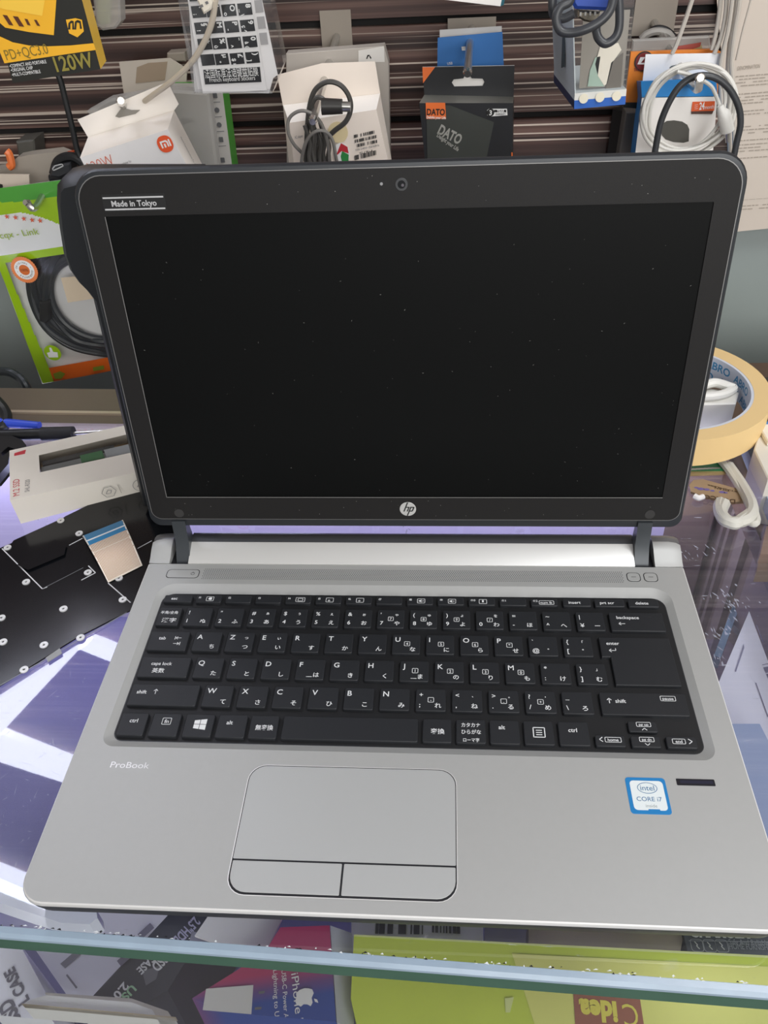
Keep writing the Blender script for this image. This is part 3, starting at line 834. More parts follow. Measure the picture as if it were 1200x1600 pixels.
# printed leaf emblems on the front face
fn = (P2-P3).cross(B3-P3).normalized()
if fn.y > 0: fn = -fn
ff = Frame(P3, (P2-P3).normalized(), fn.cross((P2-P3).normalized()) if fn.cross((P2-P3).normalized()).z > 0 else -fn.cross((P2-P3).normalized()), fn)
for u in (64, 86):
    k = MB()
    bx.outline(circle(5.2, 6 if u < 70 else 22, u+0.0, -11.5), 0.35, 0.2, INKG, ff)
    bx.outline([(u-2.2, -12.6), (u-0.4, -9.7), (u+2.0, -10.5), (u+1.0, -13), (u-2.2, -12.6)], 0.4, 0.2, INKG, ff, False)
    bx.outline([(u+7.2, -7.2), (u+8.0, -15)], 0.5, 0.2, M('faint_ink', 'A9A49C'), ff, False)
bx.build('carton', sbx)
w2 = MB()
w2.poly([(p.x, p.y, 21.6) for p in wn], clear('window_film', 'F2F2F0', 0.04, 0.08))
w2.build('window', sbx)
ins = MB()                                       # adapter board seen through the window
iv = [V((p.x, p.y, 0)) for p in wn]
def inn(s, t, z): p = lerp(lerp(iv[3], iv[2], s), lerp(iv[0], iv[1], s), t); return V((p.x, p.y, z))
def patch(mb, s0, s1, t0, t1, z, th, mat): mb.sheet([inn(s0, t0, z+th), inn(s1, t0, z+th), inn(s1, t1, z+th), inn(s0, t1, z+th)], (0, 0, -th), mat)
patch(ins, -.02, 1.02, -.1, 1.1, 10, 3, M('kraft_tray', '8B7150', 0.7))
patch(ins, 0.0, 1.0, .05, .55, 14, 4, M('grey_foam', '85898A', 0.4, 0.2))
patch(ins, .02, .8, .58, .8, 14, 5, M('dark_rubber', '35383A', 0.5))
patch(ins, .42, .66, .2, .62, 16, 3.4, M('green_board', '3C7A4E', 0.4))
patch(ins, .68, 1.0, .15, .6, 16, 3.8, M('clear_tray', 'A9AEB4', 0.25))
o_ins = ins.build('drive_adapter', None, 'grey and green drive adapter seen inside the window of the white box', 'adapter')

# spare keyboard lying face down: black film back with eyelets, white lines and ribbon cable
film_pts = xy([(-298.1,221.0,0.0),(-276.5,245.6,0.0),(-271.1,250.2,0.0),(-270.9,252.9,0.0),(-247.7,273.9,0.0),(-244.5,276.7,0.0),(-243.4,278.8,-0.0),(-230.5,291.7,0.0),(-196.9,309.5,0.0),(-179.5,316.4,-0.0),(-145.6,251.2,0.0),(-149.7,203.0,0.0),(-171.5,187.3,0.0),(-195.9,165.9,0.0),(-228.3,129.2,0.0),(-246.6,111.5,0.0)])
kbd = thing('spare_keyboard', 'spare laptop keyboard lying face down, black film back with silver eyelets, left of laptop', 'keyboard', mid(*[(p[0], p[1], 0) for p in film_pts]))
FILM = M('black_film', '0E1014', 0.16, 0, 0.4, noise=0.2, nscale=20, bump=0.12, bscale=18)
g = MB(); g.slab(film_pts, 0.0, 1.0, FILM)
PL = M('printed_line_white', 'D4D6D8', 0.5)
for ln in ([(-275.6,244.5,1.1),(-232.7,206.6,1.0),(-230.0,208.3,1.0)], [(-229.8,248.1,1.1),(-222.9,255.3,1.1)], [(-209.6,228.2,1.1),(-202.6,221.6,1.1),(-209.7,214.7,1.1)], [(-191.1,212.3,1.1),(-171.2,195.2,1.1)], [(-181.3,245.3,1.1),(-173.7,253.1,1.1)]):
    g.outline(xy(ln), 0.7, 1.08, PL, FZ, False)
g.outline(xy([(-227.9,129.3,1.1),(-171.1,186.8,1.0)]), 0.8, 1.08, M('film_edge_grey', '7D8084', 0.4), FZ, False)
g.outline(xy([(-232.7,206.6,1.0),(-212.4,226.3,1.1)]), 0.35, 1.08, M('film_edge_grey', '7D8084'), FZ, False)
g.build('backing_film', kbd)
g = MB(); em = xy([(-255.3,227.8,1.0),(-240.6,250.7,1.0),(-232.2,246.2,1.0),(-230.6,237.9,1.0),(-248.2,224.2,1.0)]); g.loops([(em, 1.0), (inset(em, -1.0) if False else em, 1.6), (inset(em, 1.5), 2.4)], FILM); g.build('embossed_panel', kbd)
EY = M('eyelet_silver', 'DCDCDC', 0.35, 0.3)
for (x, y, z) in [(-226.8,260.0,1.0),(-245.6,212.3,1.0),(-207.6,221.6,1.0),(-212.2,189.0,1.0),(-176.8,197.4,1.0),(-185.2,216.5,1.0),(-248.9,180.8,1.0),(-239.6,161.4,1.0),(-213.5,159.5,1.0),(-193.1,165.6,1.0),(-218.2,140.7,1.0),(-271.9,245.2,1.0),(-244.9,273.5,1.0)]:
    g = MB(); Fe = Frame((x, y, 1.0), (1, 0, 0), (0, 1, 0))
    g.ringslab(circle(2.5, 20), circle(0.8, 20), 0, 0.7, EY, Fe); g.flat(circle(0.8, 12), 0.1, GAP, Fe)
    g.build('eyelet', kbd)
g = MB(); t4 = [(-208.5,149.5,1.0),(-202.7,156.9,1.0),(-200.2,153.5,1.0),(-206.2,146.6,1.0)]; g.sheet(t4, (0, 0, 0.8), M('tape_grey', '9A9C9E', 0.4)); g.build('foil_tab', kbd)
# ribbon cable, gently arched
rc = [V(p) for p in [(-222.2,255.1,3.0),(-199.1,272.1,3.0),(-172.9,228.3,3.0),(-190.9,212.1,3.0)]]
def ribp(s, t): 
    p = lerp(lerp(rc[0], rc[1], s), lerp(rc[3], rc[2], s), t); p.z = 2.0+4.5*math.sin(math.pi*min(1, t*0.9+0.1)); return p
g = MB()
RB = M('ribbon_blue', '1E86BE', 0.35); RW = M('ribbon_white', 'EEF2F2', 0.4); RC = M('ribbon_copper', 'B48C6A', 0.35, 0.35); RS = M('ribbon_cream', 'EDE3D6', 0.4)
NT = 24
def band(s0, s1, t0, t1, mat, dz=0.0, n=8):
    vs = []
    for i in range(n+1):
        t = t0+(t1-t0)*i/n
        a = ribp(s0, t); c = ribp(s1, t); a.z += dz; c.z += dz; vs += [a, c]
    g.add(vs, [(2*i, 2*i+2, 2*i+3, 2*i+1) for i in range(n)], mat)
def band_under(s0, s1, t0, t1, mat): band(s0, s1, t0, t1, mat, -0.5)
band_under(0, 1, 0, 1, RS)
band(0, 1, 0, .16, RB); band(0, 1, .16, .195, RW, 0.02); band(0, 1, .195, .30, RB)
band(0, 1, .30, 1, RS, -0.02)
for i in range(30):
    band((i+.12)/30, (i+.62)/30, .30, .985, RC, 0.03, 6)
for i in range(30):
    band((i+.1)/30, (i+.5)/30, .0, .15, M('ribbon_blue_dark', '16688F', 0.35), 0.04, 3)
for s0 in (0.0, 0.97):
    band(s0, s0+.03, 0, 1, RS, 0.05)
g.build('ribbon_cable', kbd)

# pens and small black parts behind the drive box
g = MB()
A, B = (-387.8,394.9,8.0), (-300.4,382.9,8.0)
g.rod(A, B, 5.0, M('blue_pen_plastic', '3650C8', 0.25), 16, 3.2)
g.build('blue_pen', None, 'blue plastic pen lying in front of the rear rail', 'pen')
scr_ = thing('screwdriver', 'black handled screwdriver with thin steel tip lying beside the blue pen', 'screwdriver', (-299.8,372.0,0.0))
g = MB(); g.rod((-376.6,370.2,6.0), (-295.5,374.0,6.0), 4.6, BLACKPL, 14); g.rod((-295.5,374.0,6.0), (-269.9,374.7,6.0), 5.6, M('grip_rubber', '26272B', 0.6), 14); g.build('grip', scr_)
g = MB(); g.rod((-269.9,374.7,6.0), (-244.2,377.6,6.0), 1.3, STEEL, 10, 1.0); g.build('shaft', scr_)
g = MB()
bp_ = xy([(-349.5,367.5,4.0),(-317.3,366.4,4.0),(-306.4,360.2,4.0),(-300.5,353.3,4.0),(-299.5,348.3,4.0),(-305.4,350.0,4.0),(-314.4,354.3,4.0),(-317.4,344.1,4.0),(-312.5,337.5,4.0),(-310.2,344.1,4.0),(-305.4,330.2,4.0),(-307.0,315.1,4.0),(-324.1,311.3,4.0)])
g.slab(bp_, 0.2, 9, BLACKPL, 1.2)
g.build('buckle', None, 'black plastic buckle clip at the left edge of the counter', 'buckle')
g = MB(); g.tube([(-359.6,411.3,30.0),(-342.2,402.4,22.0),(-334.3,397.5,14.0),(-331.1,390.9,9.0),(-333.3,383.4,6.0),(-350.0,381.3,5.0)], 4.5, BLACKPL, 10)
g.build('black_plug_lead', None, 'thick black lead curling over the rear rail behind the pen', 'cable')
g = MB(); g.tube([(-446.0,520.0,-35.1),(-399.6,500.0,-11.6),(-376.2,490.0,-4.6),(-364.9,486.0,-8.5),(-358.0,480.0,-13.0),(-357.6,478.0,-25.5),(-367.7,478.0,-52.3)], 4.0, M('dark_cable', '22282C', 0.4), 10)
g.build('looped_cable', None, 'dark cable arched behind the rear rail at far left', 'cable')

# masking tape roll and the bits around it, right of the lid
tc_ = V((191.9,394.8,22.0))
tape = thing('masking_tape', 'roll of cream masking tape with white core lying right of the laptop lid', 'tape', (tc_.x, tc_.y, 10))
OR_, IR_ = 73.0, 60.5
TF = Frame((tc_.x, tc_.y, 12), (1, 0, 0), (0, 1, 0))
g = MB(); g.ringslab(circle(OR_, 72), circle(IR_, 72), 0, 22, M('masking_tape_cream', 'E3C48C', 0.6, noise=0.04, nscale=30), TF); g.build('tape_winding', tape)
g = MB(); g.ringslab(circle(IR_, 72), circle(IR_-2.0, 72), 0.3, 21.8, M('tape_core_card', 'CDD2DE', 0.5), TF)
TB = M('core_print_blue', '3E86B4', 0.5)
def core_text(s_, ang0, size, z):
    vs, fs = text_mesh(s_, 0.02); r = IR_-2.15
    g.add([TF.at(r*math.cos(ang0-x*size/r), r*math.sin(ang0-x*size/r), z+y*size) for x, y in vs], fs, TB)
for a in (0.35, 0.85, 1.35): core_text('ABRO', a, 9.0, 12.0)
for a in (0.12, 0.6, 1.1): core_text('ABRO', a, 9.0, 2.0)
g.build('tape_core', tape)
cb = thing('white_adapter', 'white plug adapter lying in the hole of the tape roll', 'adapter', (224.1,403.2,0.0))
g = MB(); q = xy([(194.6,384.9,22.0),(241.9,386.9,22.0),(248.4,403.0,22.0),(205.6,414.9,22.0)]); g.slab(q, 0, 22, M('white_plastic', 'E4E2DC', 0.4), 1.0); g.build('housing', cb)
wl = MB(); wl.tube([(216.6,402.6,26.0),(229.6,408.1,27.0),(239.8,404.0,26.0),(242.8,401.9,25.0),(233.9,394.8,25.0),(221.3,391.4,25.0),(210.0,393.3,25.0)], 3.6, M('white_cable', 'E0DFDA', 0.45), 10)
wl.build('white_lead', None, 'short white lead on top of the adapter inside the tape roll', 'cable')
ram = thing('memory_module', 'green memory module sticking out under the tape roll', 'memory module', (209.9,330.5,0.0))
g = MB(); q = xy([(191.2,328.6,2.0),(226.4,328.6,2.0),(230.3,335.4,2.0),(222.8,344.7,2.0),(193.6,340.1,2.0)]); g.slab(q, 1.0, 3.0, M('board_green', '1F6B41', 0.35)); 
for i in range(9):
    p = V((196.6,329.6,3.0)).lerp(V((219.3,331.4,3.0)), i/8); g.box((p.x-1.4, p.y-.8, 3.0), (p.x+1.4, p.y+.8, 3.3), STEEL)
for (x, y, z) in [(226.7,334.1,3.0),(225.7,328.4,3.0)]: g.slab(circle(1.9, 14, x, y), 3.0, 3.3, M('pad_pale', 'CFE0C8', 0.4))
g.build('board', ram)
g = MB(); q = [(186.0,323.9,1.0),(224.7,326.1,1.0),(226.8,329.1,1.0),(187.0,329.2,1.0)]; g.sheet(q, (0, 0, 1.4), M('gold_contacts', 'C2A878', 0.35, 0.5)); g.build('contact_strip', ram)
g = MB(); q = xy([(199.5,318.7,1.0),(206.7,319.5,1.0),(225.0,310.0,1.0),(233.2,305.1,1.0),(235.2,301.5,1.0),(232.8,297.4,1.0),(227.0,294.6,1.0),(218.3,293.9,1.0),(199.8,302.2,1.0),(194.9,305.7,1.0),(195.2,312.9,1.0)])
KRAFT = M('kraft_paper', '9C8468', 0.55)
g.slab(q, 0.3, 2.2, KRAFT)
BRN = M('brown_ink', '4A3422', 0.6)
def ground_text(mb, s, A, B, size, mat, up): mb.line_text(s, A, B, size, mat, up=up, n=(0, 0, 1), h=0.12, bold=0.03)
ground_text(g, 'DORCO', (222.6,296.6,2.2), (202.5,302.1,2.2), 6.6, BRN, (0, -1, 0))
ground_text(g, 'TITAN', (221.8,307.1,2.2), (212.3,310.7,2.2), 2.8, BRN, (0, -1, 0))
ground_text(g, 'STAINLESS', (226.2,305.7,2.2), (208.2,313.6,2.2), 1.8, BRN, (0, -1, 0))
PUR = M('purple_ink', '6A5E9A', 0.5)
for (x, y, z), r in zip([(199.5,309.9,2.2),(202.2,308.5,2.2),(206.0,307.8,2.2),(209.6,306.4,2.2),(215.7,304.9,2.2),(218.1,304.2,2.2)], (1.6, 2.6, 2.2, 1.6, 2.2, 1.4)):
    g.flat(circle(r, 9, x, y, r*.6), 2.32, PUR, FZ)
g.build('razor_blade_packet', None, 'small brown paper razor blade packet lying right of the laptop lid', 'packet')
g = MB()
for k, pts in enumerate(([(221.7,342.0,4.0),(225.6,325.2,4.0),(228.3,305.5,4.0),(228.6,288.3,5.0),(229.4,275.2,6.0),(226.8,267.4,6.0),(223.5,272.4,5.0),(227.6,282.4,6.0)],
                         [(223.2,337.4,4.0),(227.7,320.0,4.0),(229.9,299.4,5.0),(229.9,281.8,6.0),(229.1,271.3,6.0)],
                         [(227.1,334.1,3.0),(230.1,309.1,4.0),(228.7,283.4,8.0),(224.0,271.6,9.0),(217.8,266.4,9.0),(209.4,265.1,9.0),(206.2,271.4,8.0),(207.3,281.8,7.0),(210.3,289.8,6.0)],
                         [(227.8,277.9,7.0),(217.3,267.7,9.0),(212.3,263.8,9.0),(207.6,267.7,9.0),(207.1,276.6,8.0),(212.0,287.2,7.0)])):
    g.tube(pts, 2.6 if k < 2 else 4.0, M('grey_white_cable', 'C9C7BE', 0.45), 8)
g.build('cable_bundle', None, 'knotted off-white cable bundle lying under the brown paper packet', 'cable')
g = MB(); g.tube([(195.8,299.7,3.0),(198.3,297.6,3.0),(201.7,299.0,3.0)], 2.0, PAPER, 8); g.build('paper_curl', None, 'tiny white paper curl beside the brown packet', 'paper')
# things on the side bench
wb = thing('white_carton', 'white carton standing on the brown cabinet at the right edge', 'box', (276.4,361.6,-25.0))
g = MB(); q = xy([(243.1,337.7,15.0),(243.1,303.5,15.0),(277.9,295.1,15.0),(302.2,367.8,15.0),(254.6,363.2,15.0)]); g.slab(q, -25, 15, M('ivory_card', 'DAD6CC', 0.5), 0.8); g.build('carton', wb)
g = MB(); q = xy([(252.1,359.0,19.0),(252.9,341.3,19.0),(289.6,333.4,19.0),(300.2,365.1,19.0),(255.7,363.9,19.0)]); g.slab(q, 15, 19, M('ivory_lid', 'E6E2D8', 0.5), 0.8); g.build('lid_flap', wb)
g = MB(); g.rod((286.7,454.1,-20.0), (328.6,463.5,-20.0), 5.5, M('sky_blue_plastic', '4F9CD8', 0.35), 12); g.build('blue_pen', None, 'light blue pen on the cabinet beyond the tape roll', 'pen')
g = MB(); g.slab(xy([(290.1,466.2,-5.0),(342.9,472.4,-5.0),(333.9,445.3,-5.0),(284.7,443.1,-5.0)]), -25, -5, BLACKPL, 2); g.build('black_case', None, 'black case on the cabinet behind the light blue pen', 'case')
g = MB(); g.slab(xy([(271.5,405.3,-15.0),(282.4,416.0,-15.0),(282.8,408.8,-15.0),(271.0,396.5,-15.0)]), -25, -15, M('sky_blue_plastic', '4F9CD8'), 1); g.build('blue_clip', None, 'light blue plastic clip on the cabinet beside the white carton', 'clip')
# black rounded case standing behind the lid's upper left corner
g = MB()
bc = FY(300.0)
pts = [(p[0], p[2]) for p in [(-182.6,300.0,227.7),(-178.6,300.0,231.3),(-169.8,300.0,233.1),(-104.6,300.0,231.3),(-146.8,300.0,5.3),(-188.2,300.0,5.2),(-180.8,300.0,162.2),(-183.3,300.0,167.5),(-186.6,300.0,172.4),(-189.7,300.0,180.3),(-190.4,300.0,190.0),(-188.3,300.0,204.8),(-185.5,300.0,219.1)]]
pts = pts[::-1]
LFb = Frame((0, 0, 0), (1, 0, 0), (0, 0, 1))
g.loops([(inset(pts, 4), -306), (pts, -302), (pts, -286), (inset(pts, 4), -280)], M('soft_black_case', '15181C', 0.45), LFb)
g.build('black_case', None, 'rounded black case tucked behind the top left corner of the laptop lid', 'case')
# ------------------------------------------------------------------ goods hanging on the slat wall
PLASTIC = clear('clear_plastic', 'FAFAF8', 0.03, 0.12, 0.02)
MILKY = clear('milky_plastic', 'E8E8E6', 0.04, 0.2, 0.30, 'D8D6D2')
def off(a, b): return V(b)-V(a)
def backq(q, o): return [V(p)+V(o) for p in q]

def hook(tip, root, r=2.6, plate=None, name_label='', bend=None):
    """peg hook: plate on the slat wall, rod coming forward, rounded tip"""
    t = thing('peg_hook', name_label, 'hook', (root[0], WALL_Y, root[2]), 'steel peg hooks in the slat wall')
    g = MB(); tip = V(tip); root = V(root)
    path = [root, bend if bend is not None else lerp(root, tip, .6), tip]
    g.tube(path, r, STEEL, 10, per=5)
    d = (tip-path[-2]).normalized()
    g.tube([tip-d*1.5, tip, tip+d*r*0.9], lambda k: r*(1.15-0.35*k), M('chrome_tip', 'E6E4E0', 0.12, 0.95), 12, per=1)
    g.build('rod', t)
    if plate:
        g = MB(); w_, h_ = plate
        g.box((root.x-w_/2, WALL_Y-2.0, root.z-h_*.35), (root.x+w_/2, WALL_Y-0.1, root.z+h_*.65), M('hook_plate', '6B6259', 0.4, 0.5)); g.build('plate', t)
    return t

# --- yellow charger box
YB = M('charger_yellow', 'F2B52A', 0.4, noise=0.05); YB2 = M('charger_yellow_pale', 'F7C948', 0.4); BK = M('carton_black', '24241F', 0.4); BRNT = M('olive_ink', '7B6A2A', 0.5)
t = thing('charger_box', 'yellow and black 120W charger box hanging at the top left', 'box', (-248.1,470.0,242.5))
q = [(-276.7,470.0,311.3),(-216.6,470.0,315.8),(-214.2,470.0,245.4),(-279.6,470.0,238.6)]
g = MB(); bo = off((-214.2,470.0,245.4), (-221.8,505.0,243.7))
g.hexa(q, backq(q, bo), BK, YB2)
YP = 469.5
g.poly([(-278.5,469.6,267.8),(-270.8,469.6,264.0),(-260.2,469.6,261.7),(-246.9,469.6,260.7),(-231.1,469.6,260.7),(-214.7,469.6,261.5),(-214.0,469.6,257.4),(-281.1,469.6,251.4),(-282.5,469.6,262.9)], YB)
g.poly([(-276.5,469.6,311.3),(-238.7,469.6,314.0),(-232.8,469.6,287.5),(-240.8,469.6,267.2),(-257.5,469.6,269.7),(-273.1,469.6,272.9),(-275.7,469.6,275.7),(-278.4,469.6,292.9)], YB)
g.poly([(-275.3,469.4,307.1),(-243.1,469.4,309.3),(-240.5,469.4,287.8),(-245.2,469.4,278.8),(-268.5,469.4,283.3),(-276.6,469.4,285.5)], YB2)
for k, (x, w_) in enumerate(((4, 7), (20, 8), (38, 5), (53, 5))):
    g.poly([(-270.8,469.2,289.0),(-270.4,469.2,289.0),(-270.5,469.2,288.6)] if False else [V(p) for p in ([(-272.1,469.2,280.5),(-269.1,469.2,280.0),(-266.7,469.2,273.9),(-269.7,469.2,274.4)], [(-265.3,469.2,279.5),(-261.9,469.2,279.0),(-259.5,469.2,272.9),(-262.9,469.2,273.4)], [(-257.8,469.2,277.7),(-255.8,469.2,277.3),(-254.8,469.2,273.5),(-256.9,469.2,273.9)], [(-251.5,469.2,276.8),(-249.7,469.2,276.7),(-248.3,469.2,272.9),(-250.4,469.2,273.3)])[k]], M('port_brown', '5A2E18', 0.4))
g.poly([(-229.6,469.3,276.0),(-222.7,469.3,276.7),(-218.6,469.3,275.6),(-219.2,469.3,268.8),(-224.7,469.3,265.4),(-229.7,469.3,268.0)], YB)
for pts in ([(-229.8,469.1,270.3),(-228.3,469.1,274.1),(-226.1,469.1,275.5),(-224.5,469.1,275.1),(-225.4,469.1,270.2),(-226.8,469.1,270.2),(-225.7,469.1,274.0),(-227.1,469.1,273.7),(-228.1,469.1,270.3)], [(-225.4,469.1,270.2),(-223.7,469.1,274.7),(-221.6,469.1,275.7),(-219.6,469.1,274.9),(-220.0,469.1,270.4),(-221.4,469.1,270.4),(-220.8,469.1,273.8),(-222.5,469.1,274.2),(-224.1,469.1,270.1)]): g.poly(pts, BK)
g.line_text('PD+QC3.0', (-278.5,469.4,253.3), (-247.3,469.4,256.4), 9.0, BRNT, h=0.1)
g.line_text('120W', (-245.3,469.4,245.0), (-217.6,469.4,247.3), 13.0, M('gold_ink', 'A79A4C', 0.3, 0.5), h=0.1, bold=0.02)
g.line_text('•COMPACT AND PORTABLE', (-277.8,469.4,248.5), (-250.9,469.4,250.6), 3.0, INKW, h=0.1, bold=0.0)
g.line_text('•ORIGINAL CHIP', (-277.8,469.4,245.9), (-261.7,469.4,247.1), 3.0, INKW, h=0.1, bold=0.0)
g.line_text('•MULTI-COMPATIBLE', (-277.9,469.4,243.0), (-257.0,469.4,244.6), 3.0, INKW, h=0.1, bold=0.0)
g.build('carton', t)
# --- clear blister next to it
g = MB(); pts = [(p[0], p[2]) for p in [(-232.3,540.0,293.0),(-211.2,540.0,292.2),(-217.3,540.0,262.5),(-222.4,540.0,258.1),(-232.5,540.0,257.1),(-236.5,540.0,260.7)]][::-1]
FYn = Frame((0, 0, 0), (1, 0, 0), (0, 0, 1))
def upright(mb, pts3, y0, y1, mat, bev=0.0):
    """upright outline (points in x, z) from depth y0 (front) back to y1"""
    p2 = [(p[0], p[2]) for p in pts3]
    ar = sum(p2[i-1][0]*p2[i][1]-p2[i][0]*p2[i-1][1] for i in range(len(p2)))
    if ar < 0: p2 = p2[::-1]
    mb.slab(p2, -y1, -y0, mat, bev, FYn)
g.slab(pts, -555, -540, MILKY, 1.5, FYn); g.build('blister_pack', None, 'clear plastic blister pack behind the yellow charger box', 'blister pack')
g = MB(); g.slab([(p[0], p[2]) for p in [(-230.7,548.0,287.9),(-221.1,548.0,287.5),(-228.2,548.0,260.7),(-234.5,548.0,259.2),(-237.3,548.0,263.5)]][::-1], -552, -546, M('pale_green_item', 'A9B496', 0.5), 1, FYn); g.build('pale_gadget', None, 'pale green gadget inside the clear blister pack at top left', 'gadget')
# --- black stick
g = MB(); g.tube([(-284.3,560.0,225.3),(-283.5,560.0,219.3),(-283.8,560.0,204.1),(-284.2,560.0,184.5),(-285.1,560.0,168.2),(-283.9,560.0,161.0)], 2.6, BLACKPL, 8); g.build('black_cable', None, 'straight black cable hanging below the yellow charger box', 'cable')

# --- oddments above the green bag at the far left
g = MB(); upright(g, [(-403.5,600.0,139.7),(-372.4,600.0,142.3),(-358.5,600.0,151.4),(-346.0,600.0,153.2),(-319.4,600.0,155.2),(-305.8,600.0,149.4),(-324.9,600.0,141.0),(-341.7,600.0,125.5),(-410.4,600.0,121.5)], 598, 612, M('carton_dull_grey', 'A39B90', 0.6)); g.build('grey_white_carton', None, 'pale grey torn carton on the wall above the green bag', 'box')
g = MB(); upright(g, [(-396.0,575.0,145.4),(-341.1,575.0,143.3),(-343.6,575.0,134.0),(-358.2,575.0,118.5),(-408.4,575.0,112.8)], 575, 577, M('beige_card', 'CFC3B4', 0.6)); 
g.flat([(p[0], p[2]) for p in [(-369.9,575.0,136.4),(-367.7,575.0,135.7),(-367.9,575.0,133.5),(-369.5,575.0,132.4),(-371.3,575.0,132.5)]][::-1], -574.6, INKB, FYn)
g.build('hang_card', None, 'beige card with punched hole at the left edge above the green bag', 'card')
g = MB(); g.tube([(-362.2,590.0,159.4),(-360.7,590.0,157.2),(-360.8,590.0,151.8),(-361.7,590.0,147.4),(-364.6,590.0,145.8)], 3.4, M('orange_plastic', 'E8793E', 0.4), 8); g.build('orange_clip', None, 'orange plastic strap end at the far left of the wall', 'strap')
g = MB(); upright(g, [(-362.4,628.0,161.0),(-345.1,628.0,162.2),(-348.2,628.0,146.6),(-364.6,628.0,145.3)], 612, 638, M('grey_metal_plate', '5B5A55', 0.45, 0.4), 1.5); g.build('metal_bracket', None, 'dark grey metal bracket hooked in the slat wall at far left', 'bracket')
g = MB(); g.tube([(-318.4,575.0,143.3),(-312.0,575.0,152.9),(-303.9,575.0,156.9),(-296.0,575.0,156.7),(-289.6,575.0,151.2),(-289.1,575.0,144.7),(-292.9,575.0,135.5)], 4.2, BLACKPL, 10); g.tube([(-323.5,578.0,138.0),(-312.3,578.0,140.5),(-301.2,578.0,138.5),(-298.9,578.0,126.2)], 4.2, BLACKPL, 10)
upright(g, [(-314.9,570.0,152.4),(-297.0,570.0,155.1),(-298.3,570.0,146.5),(-309.9,570.0,142.5),(-318.7,570.0,143.8)], 566, 582, M('plug_black', '24262A', 0.4), 1.5)
g.outline([(p[0], p[2]) for p in [(-314.0,566.0,150.4),(-311.0,566.0,153.0),(-304.3,566.0,154.4),(-303.6,566.0,152.8),(-307.5,566.0,151.3),(-313.2,566.0,149.3),(-314.0,566.0,150.4)]], 0.9, -565.6, M('plug_mark', 'B9BBBB', 0.4), FYn, False)
g.build('display_cable', None, 'black video cable with boxy plug above the green bag', 'cable')
g = MB(); upright(g, [(-307.3,588.0,157.4),(-300.1,588.0,158.3),(-301.2,588.0,150.7),(-308.7,588.0,148.7)], 586, 592, M('orange_red', 'D2572A', 0.5), 0.5); g.build('orange_tag', None, 'small orange tag behind the black video cable', 'tag')

# --- green cable bag
BG = M('bag_green', '9CC41E', 0.25, 0, 0.5, 0.3, noise=0.12, nscale=30); BG2 = M('bag_green_dark', '4FA23C', 0.3, 0, 0.5, 0.2); BWH = M('bag_white', 'E3E6E6', 0.3, 0, 0.5, 0.2); BOR = M('bag_orange', 'E66A22', 0.35)
BACKW = M('bag_back_white', 'F0F0F2', 0.4)
bag = thing('cable_bag', 'green and white plastic bag with star row hanging left of the laptop', 'bag', (-386.6,560.0,-59.9))
qb = [(-390.3,560.0,134.8),(-205.9,560.0,152.5),(-225.0,560.0,-28.7),(-387.9,560.0,-59.9)]
qb = [V(p) for p in qb]
def bagp(s, t, bulge=1.0):
    p = lerp(lerp(qb[0], qb[1], s), lerp(qb[3], qb[2], s), t)
    p.y -= bulge*(2.6*math.sin(math.pi*s)**.6*math.sin(math.pi*t)**.6+0.9*math.sin(9*s+5*t)*math.sin(7*t))
    return p
gF = MB(); gW = MB(); NS, NTt = 150, 190
def grid(mb, fn, mat_of, rev=False):
    vs = [fn(i/NS, j/NTt) for j in range(NTt+1) for i in range(NS+1)]
    by = {}
    for j in range(NTt):
        for i in range(NS):
            m = mat_of((i+.5)/NS, (j+.5)/NTt)
            if m is None: continue
            f = (j*(NS+1)+i, (j+1)*(NS+1)+i, (j+1)*(NS+1)+i+1, j*(NS+1)+i+1)
            by.setdefault(m, []).append(f[::-1] if rev else f)
    for m, fs in by.items():
        used = sorted({k for f in fs for k in f}); ix = {k: n for n, k in enumerate(used)}
        mb.add([vs[k] for k in used], [tuple(ix[k] for k in f) for f in fs], m)
def front_mat(s, t):
    arc = 0.115+0.9*max(0, s-0.2)**1.45
    if t < 0.045+0.025*math.sin(5*s): return BG2
    if t < arc: return BG
    if t < 0.298: return BWH
    if t < 0.335: return BG
    if s < 0.05+0.03*min(1, max(0, (t-.5)*3)): return BG
    if t > 0.915: return BOR
    return None
grid(gF, lambda s, t: bagp(s, t), front_mat)
gF.build('printed_film', bag)
grid(gW, lambda s, t: bagp(s, t), lambda s, t: PLASTIC if front_mat(s, t) is None else None); gW.build('clear_window', bag)
gB = MB(); grid(gB, lambda s, t: bagp(s, t, 0)+V((0, 16*math.sin(math.pi*s)**.3*math.sin(math.pi*t)**.3, 0)), lambda s, t: BACKW, True); gB.build('back_film', bag)
STAR = M('star_red', 'D9674A', 0.5)
g = MB()
for (x, y, z) in [(-362.9,555.5,114.3),(-355.3,555.5,113.3),(-348.1,555.5,112.0),(-340.9,555.5,110.7),(-333.8,555.5,109.9)]:
    g.flat([(x+a, z+b) for a, b in star(2.6)], -554.8, STAR, FYn)
LG = M('logo_green', '9CB83A', 0.4)
g.line_text('cqx - Link', (-375.6,555.0,94.5), (-338.1,555.0,97.8), 8.0, LG, h=0.1, bold=0.005)
g.build('bag_lettering', bag)
g = MB(); c = V((-362.5,554.0,65.3)); Fq = Frame((c.x, 553.5, c.z), (1, 0, 0), (0, 0, 1))
SO = M('seal_orange', 'EE8A50', 0.4)
pz = []
for i in range(72): a = 2*math.pi*i/72; r = 12.6 if i % 2 else 11.8; pz.append((r*math.cos(a), r*1.03*math.sin(a)))
g.slab(pz, -0.3, 0, SO, 0, Fq); g.flat(circle(9.3, 30), 0.06, INKW, Fq); g.flat(circle(5.0, 26), 0.1, M('seal_deep', 'D8702E', 0.4), Fq)
